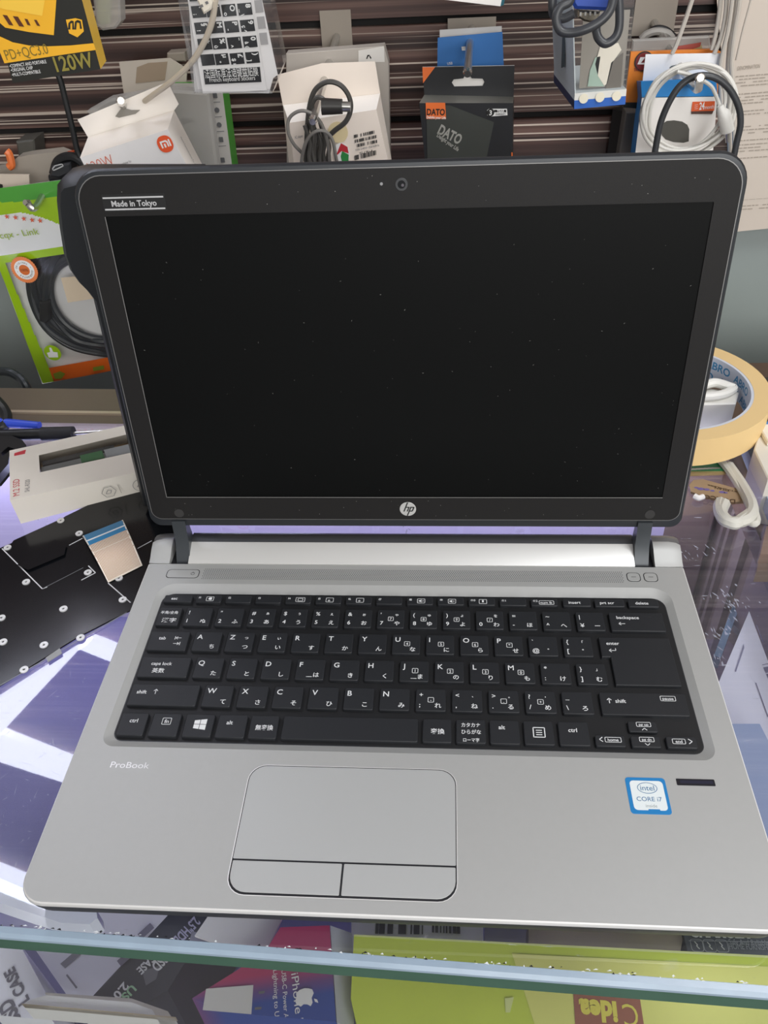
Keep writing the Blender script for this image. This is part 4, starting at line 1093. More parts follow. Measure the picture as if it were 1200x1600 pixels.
for k, ch in enumerate('ORIGINAL • GUARANTEE • '):
    a = math.pi*0.9-2*math.pi*k/23
    g.text(ch, 6.3*math.cos(a), 6.3*math.sin(a), 2.5, INKG, Fq, 0.14, 0.01, 'C', a-math.pi/2)
g.text('100%', 0, -1.3, 3.6, M('seal_text', '8A3F14', 0.5), Fq, 0.16, 0.02, 'C')
g.build('guarantee_seal', bag)
g = MB(); c = V((-362.9,555.0,-21.3)); Fq = Frame((c.x, 554.5, c.z), (1, 0, 0), (0, 0, 1))
g.slab(circle(8.4, 30), -0.3, 0, BG, 0, Fq)
g.flat([(-5.5, -5), (4.2, -5), (5.2, 0.6), (1.0, 1.2), (0.4, 6.0), (-1.6, 6.0), (-2.2, 1.0), (-5.8, 0.2)], 0.08, INKW, Fq); g.build('thumb_sticker', bag)
g = MB(); g.poly([(-331.1,555.0,56.4),(-299.3,555.0,58.9),(-303.3,555.0,35.5),(-331.8,555.0,31.5)], M('price_label_cream', 'DCCBB2', 0.6)); g.build('price_label', bag)
g = MB()
for c_ in ([(-370.5,556.0,-45.7),(-362.3,556.0,-42.9),(-357.9,556.0,-45.9),(-363.6,556.0,-51.7),(-370.3,556.0,-51.7)], [(-327.3,556.0,-38.9),(-315.6,556.0,-36.8),(-316.1,556.0,-41.2),(-327.9,556.0,-43.3)]): g.poly(c_, M('badge_olive', '7E8A2A', 0.4))
g.build('footer_badges', bag)
g = MB(); cc = V((-307.4,566.0,29.0)); cr = random.Random(5)
for k, r in enumerate((66, 63.5, 60, 57.5, 54, 51.5, 48, 45.5)):
    pts = [(cc.x+r*math.cos(a)+cr.uniform(-.8, .8), 563+cr.uniform(0, 8), cc.z+r*0.93*math.sin(a)+cr.uniform(-.8, .8)) for a in [2*math.pi*i/14 for i in range(14)]]
    g.tube(pts, 3.3, M('cable_blue_black', '20262D', 0.38), 8, closed=True, per=5)
g.tube([(-324.7,564.0,82.5),(-333.5,564.0,73.6),(-346.6,564.0,55.2),(-357.8,564.0,29.5)], 3.6, M('cable_blue_black', '20262D'), 8)
upright(g, [(-361.7,562.0,30.6),(-351.3,562.0,31.7),(-356.8,562.0,11.8),(-361.7,562.0,8.4),(-368.1,562.0,10.6)], 558, 568, BLACKPL, 1.5)
g.build('coiled_cable', None, 'thick black cable coiled inside the green plastic bag', 'cable')
hook((-325.3,525.0,136.1), (-342.8,636.0,130.1), 2.8, None, 'bent steel hook rod coming out of the green bag', V((-322.9,535.0,129.8)))

# --- white 120W charger box with orange logo, tilted
MW = M('carton_soft_white', 'E8E6E4', 0.5, noise=0.02); MW2 = M('carton_bright', 'F7F1EA', 0.5, noise=0.02)
t = thing('charger_box', 'white tilted 120W charger box with round orange logo behind the lid', 'box', (-212.3,495.0,152.6))
q = [V(p) for p in [(-254.2,490.0,181.5),(-181.7,490.0,199.6),(-164.0,490.0,149.1),(-239.2,490.0,128.6)]]
b0, b1 = V((-256.3,520.0,187.9)), V((-183.3,520.0,205.3))
bq = [b0, b1, b1+(q[2]-q[1]), b0+(q[3]-q[0])]
g = MB(); g.hexa(q, bq, MW, MW2, MW2)
g.line_text('120W', (-248.2,489.5,170.1), (-227.8,489.5,176.2), 11.0, M('thin_red', 'D2603E', 0.5), h=0.1, bold=-0.015)
g.line_text('Charging adapter for', (-228.5,489.5,173.4), (-214.5,489.5,177.2), 2.6, INKG, h=0.1)
ox = (q[1]-q[0]).normalized(); oz = V((0, -1, 0)).cross(ox); oz = -oz if oz.z < 0 else oz
c = V((-185.7,489.4,189.5)); Fo = Frame(c, ox, oz, (0, -1, 0))
g.flat(rrect(12.0, 12.0, 5.2, 6), 0.05, M('logo_orange', 'EC5A2A', 0.4), Fo)
for pts in ([(-3.6, -2.4), (-2.3, -2.4), (-2.3, 2.6), (-3.6, 2.6)], [(-2.3, 1.4), (0.6, 1.4), (1.4, 0.8), (1.4, -2.4), (2.6, -2.4), (2.6, 1.4), (1.4, 2.6), (-2.3, 2.6)], [(-1.2, -2.4), (0.2, -2.4), (0.2, 0.4), (-1.2, 0.4)], [(3.1, -2.4), (4.3, -2.4), (4.3, 2.6), (3.1, 2.6)]):
    g.flat(pts, 0.12, INKW, Fo)
e0, e1 = lerp(q[1], bq[1], .5), lerp(q[2], bq[2], .5)
nn = (bq[1]-q[1]).cross(q[2]-q[1]).normalized(); nn = nn if nn.x > 0 else -nn
g.line_text('Xiaomi Communications Co., Ltd.', lerp(e0, e1, .25), lerp(e0, e1, .7), 3.0, INKG, up=(1, 0, 1), n=nn, h=0.2)
g.build('carton', t)
g = MB(); g.sheet([(-261.3,520.5,200.7),(-184.3,520.5,225.0),(-179.2,520.5,209.2),(-183.6,520.5,204.8),(-256.6,520.5,187.5)], (0, 0.8, 0), MW2); g.build('hang_flap', t)
g = MB(); g.sheet([(-230.4,519.5,202.3),(-223.7,519.5,208.5),(-216.7,519.5,206.5),(-209.7,519.5,206.3),(-213.8,519.5,203.7),(-227.6,519.5,201.3)], (0, 0.5, 0), M('flap_slot_grey', '8B8780', 0.5)); g.build('slot_flap', t)
hook((-215.9,500.0,217.6), (-260.7,636.0,168.5), 3.2, None, 'steel hook with bright tip through the white 120W box flap')
# --- blister with white rounded card, icon box with green edge, torn card
g = MB(); upright(g, [(-269.5,570.0,196.3),(-248.1,570.0,205.3),(-201.3,570.0,211.0),(-165.0,570.0,207.5),(-168.5,570.0,142.0),(-222.9,570.0,138.0)], 560, 575, MILKY, 2); g.build('blister_pack', None, 'large clear blister pack behind the white 120W box', 'blister pack')
g = MB(); upright(g, [(-202.3,576.0,193.7),(-187.0,576.0,194.7),(-182.3,576.0,191.1),(-178.8,576.0,151.0),(-179.0,576.0,137.6),(-224.3,576.0,138.8)], 576, 578, M('card_pale', 'D9DBDB', 0.4))
g.line_text('ase', (-195.7,575.6,180.6), (-185.1,575.6,181.3), 9.5, M('dark_grey_ink', '4B4F54', 0.5), h=0.2, bold=0.03)
g.build('insert_card', None, 'pale rounded card with dark lettering inside the clear blister', 'card')
t = thing('gadget_box', 'silver grey box with small icons and green edge beside the white 120W box', 'box', (-175.3,585.0,137.3))
q = [(-204.4,585.0,210.1),(-159.5,585.0,208.6),(-161.5,585.0,141.3),(-203.8,585.0,138.1)]
g = MB(); g.hexa(q, backq(q, off((-159.5,585.0,208.6), (-160.5,612.0,203.5))), M('silver_card', 'B9B6B1', 0.4), M('green_edge', '4C9A3A', 0.45))
for k, (x, y, z) in enumerate([(-166.3,584.5,199.8),(-166.7,584.5,188.4),(-166.8,584.5,176.8),(-167.2,584.5,165.0),(-168.7,584.5,148.1)]):
    g.flat([(x+a, z+b) for a, b in (circle(2.2, 8) if k in (1, 2) else rrect(3.6, 4.2, .3, 1))], -584.3, M('icon_grey', '5D5E60', 0.5), FYn)
    g.flat([(x-3.4, z-5.6), (x+3.4, z-5.4), (x+3.4, z-4.9), (x-3.4, z-5.1)], -584.3, M('icon_grey', '5D5E60'), FYn)
g.build('carton', t)
g = MB(); upright(g, [(-253.1,618.0,220.6),(-208.8,618.0,222.0),(-195.6,618.0,213.2),(-201.0,618.0,192.3),(-255.3,618.0,194.0)], 618, 620, M('kraft_grey', 'C2B8AC', 0.6)); 
g.flat([(p[0], p[2]) for p in [(-238.5,618.0,216.2),(-227.8,618.0,219.2),(-211.0,618.0,219.6),(-216.3,618.0,205.5),(-242.7,618.0,203.8)]][::-1], -617.6, M('kraft_torn', '9C8A76', 0.7), FYn)
g.build('torn_card', None, 'torn brown and white card behind the keyboard stickers', 'card')
g = MB(); upright(g, [(-211.6,625.0,225.1),(-196.0,625.0,225.5),(-196.9,625.0,218.2),(-213.1,625.0,218.3)], 622, 638, M('hook_plate', '8C8378'), 1); g.build('hook_plate', None, 'small pale metal plate on the slat wall left of the stickers', 'plate')

# --- keyboard sticker sheets in a clear sleeve
KS = M('sticker_sheet_black', '17181C', 0.3)
t = thing('keyboard_stickers', 'white sheet of black keyboard stickers with Chinese lettering hanging at top', 'sticker sheet', (-124.6,480.0,226.0))
g = MB()
q = [V(p) for p in [(-147.3,480.0,304.4),(-106.6,480.0,307.0),(-101.6,480.0,226.1),(-147.9,480.0,225.5)]]
g.sheet(q, (0, 0.6, 0), PAPER)
c00 = [(465, 430), (580, 421), (700, 411), (812, 402)]
CELL = [(-144.9,479.5,243.1),(-134.9,479.5,243.2),(-124.2,479.5,243.2),(-113.3,479.5,243.5)]
RV = V((-145.2,479.5,252.8))-V((-144.9,479.5,243.1)); CU = (V((-135.4,479.5,243.4))-V((-144.9,479.5,243.1)))
LT = [[('', ''), ('µ', '°'), ('£', '$ ¤'), (')', ']')], [('+', '='), ('%', 'ù'), ('¨', '^'), ('0', 'à @')], [('§', '!'), ('M', ','), ('P', '-'), ('9', 'ç ^')], [('.', ';'), ('L', ''), ('O', 'o'), ('8', '_ \\')], [('/', ':'), ('K', ''), ('I', ''), ('7', 'è `')], [('?', ','), ('J', ''), ('U', ''), ('6', '- |')]]
for r_ in range(6):
    for c_ in range(4):
        o = V(CELL[c_])+RV*r_; dx, dz = CU, RV*0.72
        g.poly([o, o+dx, o+dx+dz, o+dz], KS)
        a, b = LT[r_][c_]
        # letters run downwards (turned a quarter turn)
        Fc = Frame(o+V((0, -0.15, 0)), -dz.normalized(), dx.normalized(), (0, -1, 0))
        if a: g.text(a, -dz.length*.92, dx.length*.60, 4.6, INKW, Fc, 0.1, 0.03)
        if b: g.text(b, -dz.length*.55 if len(b) > 1 else -dz.length*.35, dx.length*.12, 3.8, INKW, Fc, 0.1, 0.02)
g.poly([(-144.7,479.5,240.7),(-104.4,479.5,241.2),(-104.6,479.5,231.6),(-145.1,479.5,231.3)], KS)
g.line_text('法国标准法语键盘贴膜', (-144.0,479.3,235.6), (-106.0,479.3,236.2), 7.4, INKW, h=0.1, bold=0.0)
g.line_text('French keyboard Stickers', (-141.3,479.3,232.8), (-108.7,479.3,233.2), 4.0, INKW, h=0.1, bold=0.0)
g.build('front_sheet', t)
g = MB(); g.sheet([(-146.1,486.0,303.6),(-101.1,486.0,304.7),(-93.7,486.0,234.3),(-97.2,486.0,232.4),(-101.7,486.0,222.6),(-155.3,486.0,225.5)], (0, 0.6, 0), PAPER)
for r_ in range(5): g.poly([V((-103.6,485.6,272.9))+RV*(r_-2), V((-98.3,485.6,273.1))+RV*(r_-2), V((-98.3,485.6,273.1))+RV*(r_-1.25), V((-103.6,485.6,272.9))+RV*(r_-1.25)], M('faint_cell', 'A8A6A6', 0.5))
g.build('rear_sheet', t)
g = MB(); qs = [(-152.1,474.0,305.3),(-93.2,474.0,307.1),(-86.6,474.0,243.5),(-97.1,474.0,225.3),(-152.7,474.0,227.0)]
g.sheet(qs, (0, 16, 0), clear('thin_sleeve', 'F6F6F6', 0.03, 0.08, 0.02)); g.build('clear_sleeve', t)
# --- beige charging cable with flat plug
g = MB()
g.tube([(-111.8,452.0,312.9),(-119.0,455.0,295.9),(-124.0,458.0,283.4),(-129.0,462.0,272.1),(-137.8,468.0,259.7),(-150.6,476.0,246.8),(-168.6,486.0,233.9),(-190.3,500.0,221.2),(-202.1,512.0,214.2)], 2.0, M('cable_beige', 'CFC4B2', 0.5), 10)
g.build('beige_cable', None, 'beige cable hanging across the keyboard sticker sheet', 'cable')
t = thing('cable_plug', 'cream flat plug at the top of the keyboard stickers', 'plug', (-131.0,455.0,282.4))
g = MB(); upright(g, [(-135.8,455.0,292.4),(-128.4,455.0,296.3),(-123.9,455.0,284.9),(-125.4,455.0,281.1),(-130.5,455.0,278.6)], 450, 462, M('plug_cream', 'E0D8C8', 0.4), 1); 
g.flat([(p[0], p[2]) for p in [(-132.0,455.0,283.8),(-130.2,455.0,284.5),(-129.7,455.0,283.0),(-131.5,455.0,282.4)]][::-1], -449.6, INKG, FYn); g.flat([(p[0], p[2]) for p in [(-128.4,455.0,285.5),(-126.6,455.0,286.1),(-126.0,455.0,284.7),(-127.8,455.0,284.0)]][::-1], -449.6, INKG, FYn)
g.build('housing', t)

# --- cream charger box with black cable bundle
CB = M('carton_cream', 'F2E6DA', 0.55, noise=0.03); CB2 = M('carton_cream_light', 'F6F1EB', 0.5, noise=0.02)
g = MB(); q = [(-104.2,590.0,227.4),(-24.7,590.0,230.2),(-21.6,590.0,218.1),(-23.4,590.0,136.0),(-114.5,590.0,138.4)]; upright(g, q, 590, 604, M('grey_box_side', 'B5AEA6', 0.5), 0.5)
g.poly([(-45.4,589.6,227.8),(-24.7,589.6,230.2),(-24.7,589.6,218.8),(-45.9,589.6,219.5)], M('pale_card_flap', 'DEDBD6', 0.5)); 
for k in range(3): g.poly([(-39.5,589.2,221.7),(-38.5,589.2,221.6),(-37.3,589.2,224.4),(-38.3,589.2,224.4)] if k == 0 else ([(-36.9,589.2,223.4),(-35.9,589.2,221.5),(-35.1,589.2,222.0),(-36.1,589.2,223.8)] if k == 1 else [(-38.6,589.2,223.9),(-36.8,589.2,224.6),(-36.3,589.2,223.9),(-37.9,589.2,223.2)]), INKB)
g.build('grey_carton', None, 'grey carton with recycling mark behind the cream charger box', 'box')
t = thing('charger_box', 'cream worn charger box with barcodes and black cable bundle hanging in front', 'box', (-64.6,540.0,152.9))
q = [V(p) for p in [(-98.0,535.0,189.5),(-29.0,535.0,197.2),(-20.4,535.0,153.3),(-97.9,535.0,146.2)]]
b0, b1 = V((-106.0,560.0,196.6)), V((-27.3,560.0,202.6))
g = MB(); g.hexa(q, [b0, b1, V((-20.2,560.0,151.6)), V((-106.7,560.0,147.7))], CB, CB, CB2)
BC_ = M('barcode_ink', '4A4744', 0.6)
def bars(mb, A, B, hgt, y, seed, n=26, up=V((0, 0, 1))):
    r = random.Random(seed); A = V(A); B = V(B)
    x = 0.0
    while x < 1:
        w_ = r.uniform(.4, 1.6)/n
        if r.random() < .62:
            p = lerp(A, B, x); q_ = lerp(A, B, min(1, x+w_)); mb.poly([p, q_, q_+up*hgt, p+up*hgt], mat_bar)
        x += w_
mat_bar = BC_
for k, (a, b) in enumerate((((-48.3,534.4,176.8), (-29.8,534.4,180.1)), ((-47.5,534.4,173.2), (-29.5,534.4,176.5)), ((-46.7,534.4,169.8), (-29.2,534.4,172.9)))): bars(g, a, b, 2.3, 0, k, 44)
g.line_text('100-240V~50/60Hz', (-46.9,534.4,167.1), (-27.8,534.4,170.4), 2.2, INKG, h=0.1)
bars(g, (-48.4,534.4,160.0), (-30.7,534.4,163.7), 3.6, 0, 9, 40)
g.line_text('S/N', (-44.0,534.4,164.5), (-33.6,534.4,166.2), 2.2, INKB, h=0.1)
g.line_text('AC adapter', (-94.7,534.4,177.7), (-87.9,534.4,178.9), 3.0, INKG, h=0.1)
c = V((-58.3,534.0,165.6)); Fq = Frame((c.x, 533.8, c.z), (1, 0, 0), (0, 0, 1))
g.flat(circle(6.6, 24, 0, 0, 8.4), 0.0, INKW, Fq); g.flat([(-5, -2), (0, 8), (5, 5), (5.6, 0), (0, 2)], 0.1, RED, Fq); g.flat([(0, -8), (5, -6), (5.6, -1), (0.5, 2), (-1, -2)], 0.1, M('emblem_green', '2F8B46', 0.5), Fq)
c = V((-60.1,534.0,181.6)); g.flat([(c.x+a, c.z+b) for a, b in circle(8.0, 20)], -534.0, M('hologram_cream', 'E3D2A8', 0.3), FYn)
g.build('carton', t)
g = MB(); g.sheet([(-108.0,560.4,218.5),(-71.7,560.4,225.5),(-30.2,560.4,225.4),(-27.3,560.4,202.1),(-106.2,560.4,196.0)], (0, 0.8, 0), CB); g.build('hang_flap', t)
g = MB(); g.sheet([(-101.2,553.0,185.3),(-30.4,553.0,192.2),(-30.2,553.0,195.5),(-99.3,553.0,192.4)], (0, 0.4, 0), M('box_gap_dark', '3A3836', 0.6)); g.build('open_slot', t)
CG = M('lead_grey', '4A4845', 0.45); CG2 = M('lead_pale_grey', '7E7B76', 0.45)
g = MB()
g.tube([(-85.5,520.0,164.7),(-81.2,516.0,190.4),(-77.3,514.0,206.7),(-71.6,512.0,218.0),(-61.8,510.0,223.4),(-52.6,510.0,220.9),(-47.1,511.0,213.1),(-46.4,512.0,204.0),(-51.0,513.0,194.9),(-60.6,515.0,187.8),(-70.1,518.0,179.3),(-78.8,520.0,170.3)], 1.9, CG, 8)
g.tube([(-86.1,512.0,173.0),(-91.6,508.0,181.4),(-94.5,506.0,191.3),(-92.5,506.0,200.3),(-85.0,505.0,205.2),(-77.4,505.0,204.6),(-70.8,506.0,199.2),(-67.0,508.0,189.9),(-65.4,510.0,177.7),(-65.8,514.0,161.2)], 1.3, CG2, 8)
g.tube([(-88.4,510.0,163.1),(-84.3,506.0,177.1),(-79.1,504.0,186.8),(-72.1,503.0,191.5),(-65.5,504.0,190.5),(-61.4,506.0,184.3),(-60.1,508.0,173.4),(-59.5,512.0,161.6)], 1.3, CG2, 8)
for k, (xa, xb, ya) in enumerate(((476, 484, 190), (483, 490, 170), (490, 488, 180), (497, 500, 200), (503, 508, 190), (509, 517, 210), (487, 502, 196), (495, 486, 205))):
    base_ = [V(p) for p in [(-80.8,516.0,204.1),(-64.0,516.0,160.5)]]
    kx = (base_[1].x-base_[0].x)/42.0; kz = (base_[1].z-base_[0].z)/92.0
    f_ = lambda px, py: V((base_[0].x+(px-478)*kx, 508+1.8*k, base_[0].z+(py-170)*kz))
    g.tube([f_(xa, ya), f_((xa+xb)/2+3, (ya+262)/2-8), f_((xa+xb)/2-2, (ya+262)/2+14), f_(xb, 268)], 1.7, CG, 8)
g.tube([(-76.3,512.0,205.0),(-73.5,510.0,210.7),(-69.8,509.0,213.5),(-65.6,509.0,211.6),(-64.1,509.0,207.1)], 1.7, CG, 8)
g.rod((-67.1,506.0,207.8), (-51.8,506.0,207.3), 6.0, M('plug_barrel', '33312F', 0.4), 14, 5.2)
g.rod((-51.8,506.0,207.3), (-45.6,506.0,206.9), 3.6, STEEL, 12)
g.build('adapter_lead', None, 'black charger lead with round plug bundled in front of the cream box', 'cable')
hook((-73.5,498.0,200.5), (-67.7,637.0,229.4), 3.0, (26, 30), 'steel hook plate and rod carrying the cream charger box')

# --- black drive box
DB = M('drive_carton', '232427', 0.42); DG = M('drive_picture', '3C3F3B', 0.45); DO = M('drive_orange', 'EC7434', 0.45); DS = M('drive_silver', 'B4B4AC', 0.35, 0.3)
t = thing('drive_box', 'black DATO drive box with orange logo square hanging behind the laptop lid', 'box', (43.8,540.0,135.7))
q = [V(p) for p in [(4.1,540.0,199.5),(76.2,540.0,197.3),(79.0,540.0,129.6),(10.2,540.0,131.4)]]
b0, b1 = V((7.5,566.0,199.1)), V((78.6,566.0,195.5))
g = MB(); g.hexa(q, [b0, b1, b1+(q[2]-q[1]), b0+(q[3]-q[0])], DB, DB, M('drive_top_grey', '77766F', 0.35))
g.poly([(9.5,539.6,198.6),(28.3,539.6,197.1),(62.2,539.6,184.0),(55.9,539.6,149.8),(10.0,539.6,151.0)], DG)
g.poly([(9.1,539.4,199.8),(24.1,539.4,199.3),(24.9,539.4,187.5),(9.4,539.4,188.0)], DO)
g.line_text('DATO', (9.9,539.2,191.0), (23.9,539.2,190.4), 6.3, INKB, h=0.05, bold=0.03)
g.line_text('Delight your Life', (9.7,539.2,188.5), (24.6,539.2,187.5), 2.7, INKW, h=0.05, bold=0.02)
g.line_text('DATO', (17.8,539.3,177.3), (35.1,539.3,168.2), 10.4, DS, h=0.05, bold=0.035)
g.line_text('Delight your Life', (17.3,539.3,174.9), (34.1,539.3,163.1), 4.2, DS, h=0.05, bold=0.03)
g.poly([(56.5,539.4,193.0),(57.9,539.4,193.9),(71.7,539.4,193.5),(72.4,539.4,188.8),(59.1,539.4,188.3),(56.6,539.4,189.3)], INKW)
c = V((59.2,539.0,191.2)); g.flat([(c.x+a, c.z+b) for a, b in circle(2.9, 18)], -539.2, INKB, FYn)
g.text('3', c.x, c.z-1.8, 5.0, INKW, FYn, -539.0, 0.02, 'C')
g.poly([(61.9,539.2,193.1),(71.2,539.2,192.8),(71.3,539.2,191.0),(61.9,539.2,191.3)], INKB)
g.line_text('YEAR', (63.9,539.0,191.4), (69.8,539.0,191.2), 2.5, INKW, h=0.05, bold=0.03)
g.line_text('WARRANTY', (63.0,539.0,189.1), (70.9,539.0,189.0), 2.2, INKB, h=0.05)
g.poly([(78.2,539.2,161.6),(79.2,539.2,162.1),(80.0,539.2,157.2),(79.0,539.2,156.7)] if False else [(76.8,539.5,161.1),(77.8,539.5,161.0),(78.4,539.5,149.2),(77.4,539.5,149.2)], DO)
g.build('carton', t)
fl3 = [V(p) for p in [(6.3,566.0,219.0),(77.8,566.0,217.7),(78.3,566.0,195.5),(7.5,566.0,199.1)]]
slot = [V(p) for p in [(30.8,566.0,209.5),(38.3,566.0,210.0),(39.3,566.0,211.5),(43.8,566.0,211.4),(44.9,566.0,209.8),(53.4,566.0,209.3),(55.0,566.0,206.9),(53.5,566.0,204.2),(31.4,566.0,204.4),(29.3,566.0,207.3)]]
g = MB()
# hang tab with a euro slot: strip faces around the hole
n_ = len(slot)
L_, R_ = V((26.3,566.0,207.4)), V((57.5,566.0,206.4))
def xz(p): return (p.x, p.z)
g.add(fl3[:2]+[fl3[2], fl3[3]]+slot, [(0, 3, 13, 4), (0, 4, 5, 6, 7), (0, 7, 8, 1), (1, 8, 9, 10, 11), (1, 11, 12, 2), (3, 2, 12, 13)] if n_ == 10 else [], DB)
g.sheet([p+V((0, 0.9, 0)) for p in (fl3[0], fl3[1], fl3[2], fl3[3])], (0, 0.6, 0), M('tab_back_white', 'E2DFDA', 0.5))
g.poly([(6.3,565.6,219.1),(16.3,565.6,218.9),(6.6,565.6,207.6)], DO)
g.build('hang_tab', t)
hook((40.2,505.0,227.0), (46.0,637.0,231.6), 3.0, (40, 12), 'steel hook with bright tip through the black drive box tab', V((42.9,575.0,229.8)))
g = MB(); g.sheet([(18.1,590.0,234.5),(68.8,590.0,236.8),(71.9,590.0,202.4),(17.5,590.0,204.1)], (0, 1.0, 0), M('blue_hang_card', '2E6FB4', 0.5, noise=0.06))
g.poly([(36.9,589.6,227.7),(42.0,589.6,227.9),(42.0,589.6,224.8),(37.4,589.6,224.9)], INKW); g.line_text('USB', (25.8,589.5,215.0), (29.9,589.5,215.3), 2.8, INKW, h=0.1)
g.build('blue_hang_card', None, 'bright blue hang card behind the black drive box', 'card')
g = MB(); g.sheet([(19.6,600.0,238.1),(68.7,600.0,239.0),(69.1,600.0,230.5),(19.6,600.0,231.3)], (0, 1.0, 0), M('grey_card', 'C6C4C2', 0.5)); g.build('white_hang_card', None, 'white card edge peeking above the blue hang card', 'card')
g = MB(); q = [(3.9,530.0,296.4),(69.6,530.0,297.5),(63.2,530.0,263.7),(21.5,530.0,269.5)]; g.hexa(q, backq(q, (4, 30, -4)), WHITE, M('teal_edge', '2E8CA0', 0.45)); g.build('white_teal_box', None, 'white box with teal edge cut off by the top of the picture', 'box')

# --- video cable in front of the clear blister box
LC = M('thick_cable', '3C3E42', 0.38); VB = M('connector_blue', '2E4FA8', 0.4)
def P8(l, y): return l
g = MB()
g.tube([(100.7,440.0,286.3),(100.0,438.0,279.2),(94.2,436.0,276.4),(92.2,434.0,270.6),(95.3,432.0,264.6),(102.3,431.0,263.5),(110.1,430.0,265.2),(118.3,431.0,268.8),(124.1,433.0,274.4),(126.1,436.0,282.6)], 2.7, LC, 12)
g.tube([(90.8,452.0,285.0),(91.1,450.0,275.0),(92.7,450.0,270.1),(98.3,449.0,268.3),(104.6,448.0,271.0)], 2.7, LC, 12)
g.tube([(129.7,446.0,284.4),(131.9,445.0,272.6),(132.7,444.0,262.6),(130.5,443.0,257.2),(125.1,442.0,254.7),(121.0,443.0,257.2),(119.2,445.0,260.8),(119.0,447.0,265.4)], 2.7, LC, 12)
g.build('thick_cable', None, 'thick dark grey cable looped above the clear blister box', 'cable')
t = thing('video_plug', 'blue video connector with steel end among the thick cable loops', 'plug', (117.9,460.0,265.4))
g = MB(); upright(g, [(102.0,456.0,287.4),(126.7,456.0,286.5),(127.4,456.0,271.3),(123.5,456.0,271.1),(105.8,456.0,272.5),(103.5,456.0,275.4)], 452, 466, VB, 2); g.build('housing', t)
g = MB(); upright(g, [(107.9,459.0,271.6),(122.0,459.0,270.0),(121.3,459.0,265.8),(117.5,459.0,264.1),(112.6,459.0,265.0),(108.3,459.0,267.3)], 455, 464, M('plug_nickel', 'A49C8C', 0.25, 0.85), 1.2)
for k in range(4): g.box(((108.9,454.0,271.3)[0]+k*3.0, 453.6, (109.0,454.0,270.6)[2]-2), ((108.9,454.0,271.3)[0]+k*3.0+1.2, 455.2, (109.0,454.0,270.6)[2]), STEEL)
g.build('connector_shell', t)
# --- clear blister box with white and blue base
t = thing('blister_box', 'clear plastic box with white and blue base hanging under the blue connector', 'box', (134.8,500.0,202.3))
q = [V(p) for p in [(106.3,490.0,286.3),(148.7,490.0,284.7),(151.2,490.0,216.4),(115.5,490.0,214.7)]]
oB = off((116.5,490.0,204.6), (108.7,560.0,206.5))
g = MB(); bk = backq(q, oB)
g.add(q+bk, [(0, 3, 2, 1), (1, 2, 6, 5), (4, 5, 6, 7)], PLASTIC); g.build('clear_shell', t)
g = MB(); lw = M('blister_white', 'C9D2D8', 0.4)
g.sheet([q[0], bk[0], bk[3], q[3]], (0.8, 0.3, 0), lw)
ql = [q[3], q[2], V((151.4,490.0,211.9)), V((115.7,490.0,210.1))]
g.hexa(ql, backq(ql, oB), M('blister_label_white', 'E2E2DC', 0.45), lw); g.build('side_panel', t)
g = MB(); qz = [V((115.7,490.0,210.1)), V((151.4,490.0,211.9)), V((151.7,490.0,206.4)), V((116.1,490.0,204.4))]; g.hexa(qz, backq(qz, oB), M('blister_blue', '2F66BE', 0.4), M('blister_navy', '27375E', 0.4))
for (x, y, z) in [(122.0,489.4,211.3),(133.3,489.4,211.8),(144.8,489.4,212.2)]:
    g.flat([(x+a, z+b) for a, b in circle(3.2, 18)], -489.0, M('round_badge_cream', 'EDE7D2', 0.4), FYn)
g.build('base_tray', t)
g = MB()                                         # formed foil insert seen through the plastic
sw = [V(p) for p in [(117.3,496.0,263.2),(148.1,496.0,263.9),(149.8,496.0,217.2),(119.1,496.0,216.5)]]
g.sheet(sw, (0, 1, 0), M('insert_grey', '9C968E', 0.35, 0.2))
g.poly([(130.6,495.0,243.0),(142.5,495.0,244.5),(145.3,495.0,240.1),(140.5,495.0,233.1),(138.3,495.0,219.4),(136.3,495.0,217.8),(131.0,495.0,224.6),(128.4,495.0,231.9)], M('insert_white', 'F2EBDD', 0.4))
g.poly([(128.0,495.0,236.0),(131.4,495.0,236.6),(131.0,495.0,224.6),(136.3,495.0,217.4),(124.7,495.0,217.8),(125.3,495.0,228.0)], M('insert_green', 'A9C2B4', 0.4))
g.poly([(139.3,495.0,232.4),(146.8,495.0,238.5),(148.1,495.0,215.8),(137.4,495.0,216.1)], M('insert_dark', '6E675F', 0.35))
g.build('foil_insert', t)
g = MB()
for pts in ([(106.5,556.0,239.4),(107.9,552.0,240.1),(109.4,552.0,222.4),(107.8,556.0,223.4)], [(107.9,522.0,246.7),(109.0,516.0,247.7),(110.0,516.0,226.5),(109.0,522.0,224.4)]): g.sheet(pts, (-0.6, -0.3, 0), M('slot_grey_dark', '4F585C', 0.5))
g.build('side_slots', t)

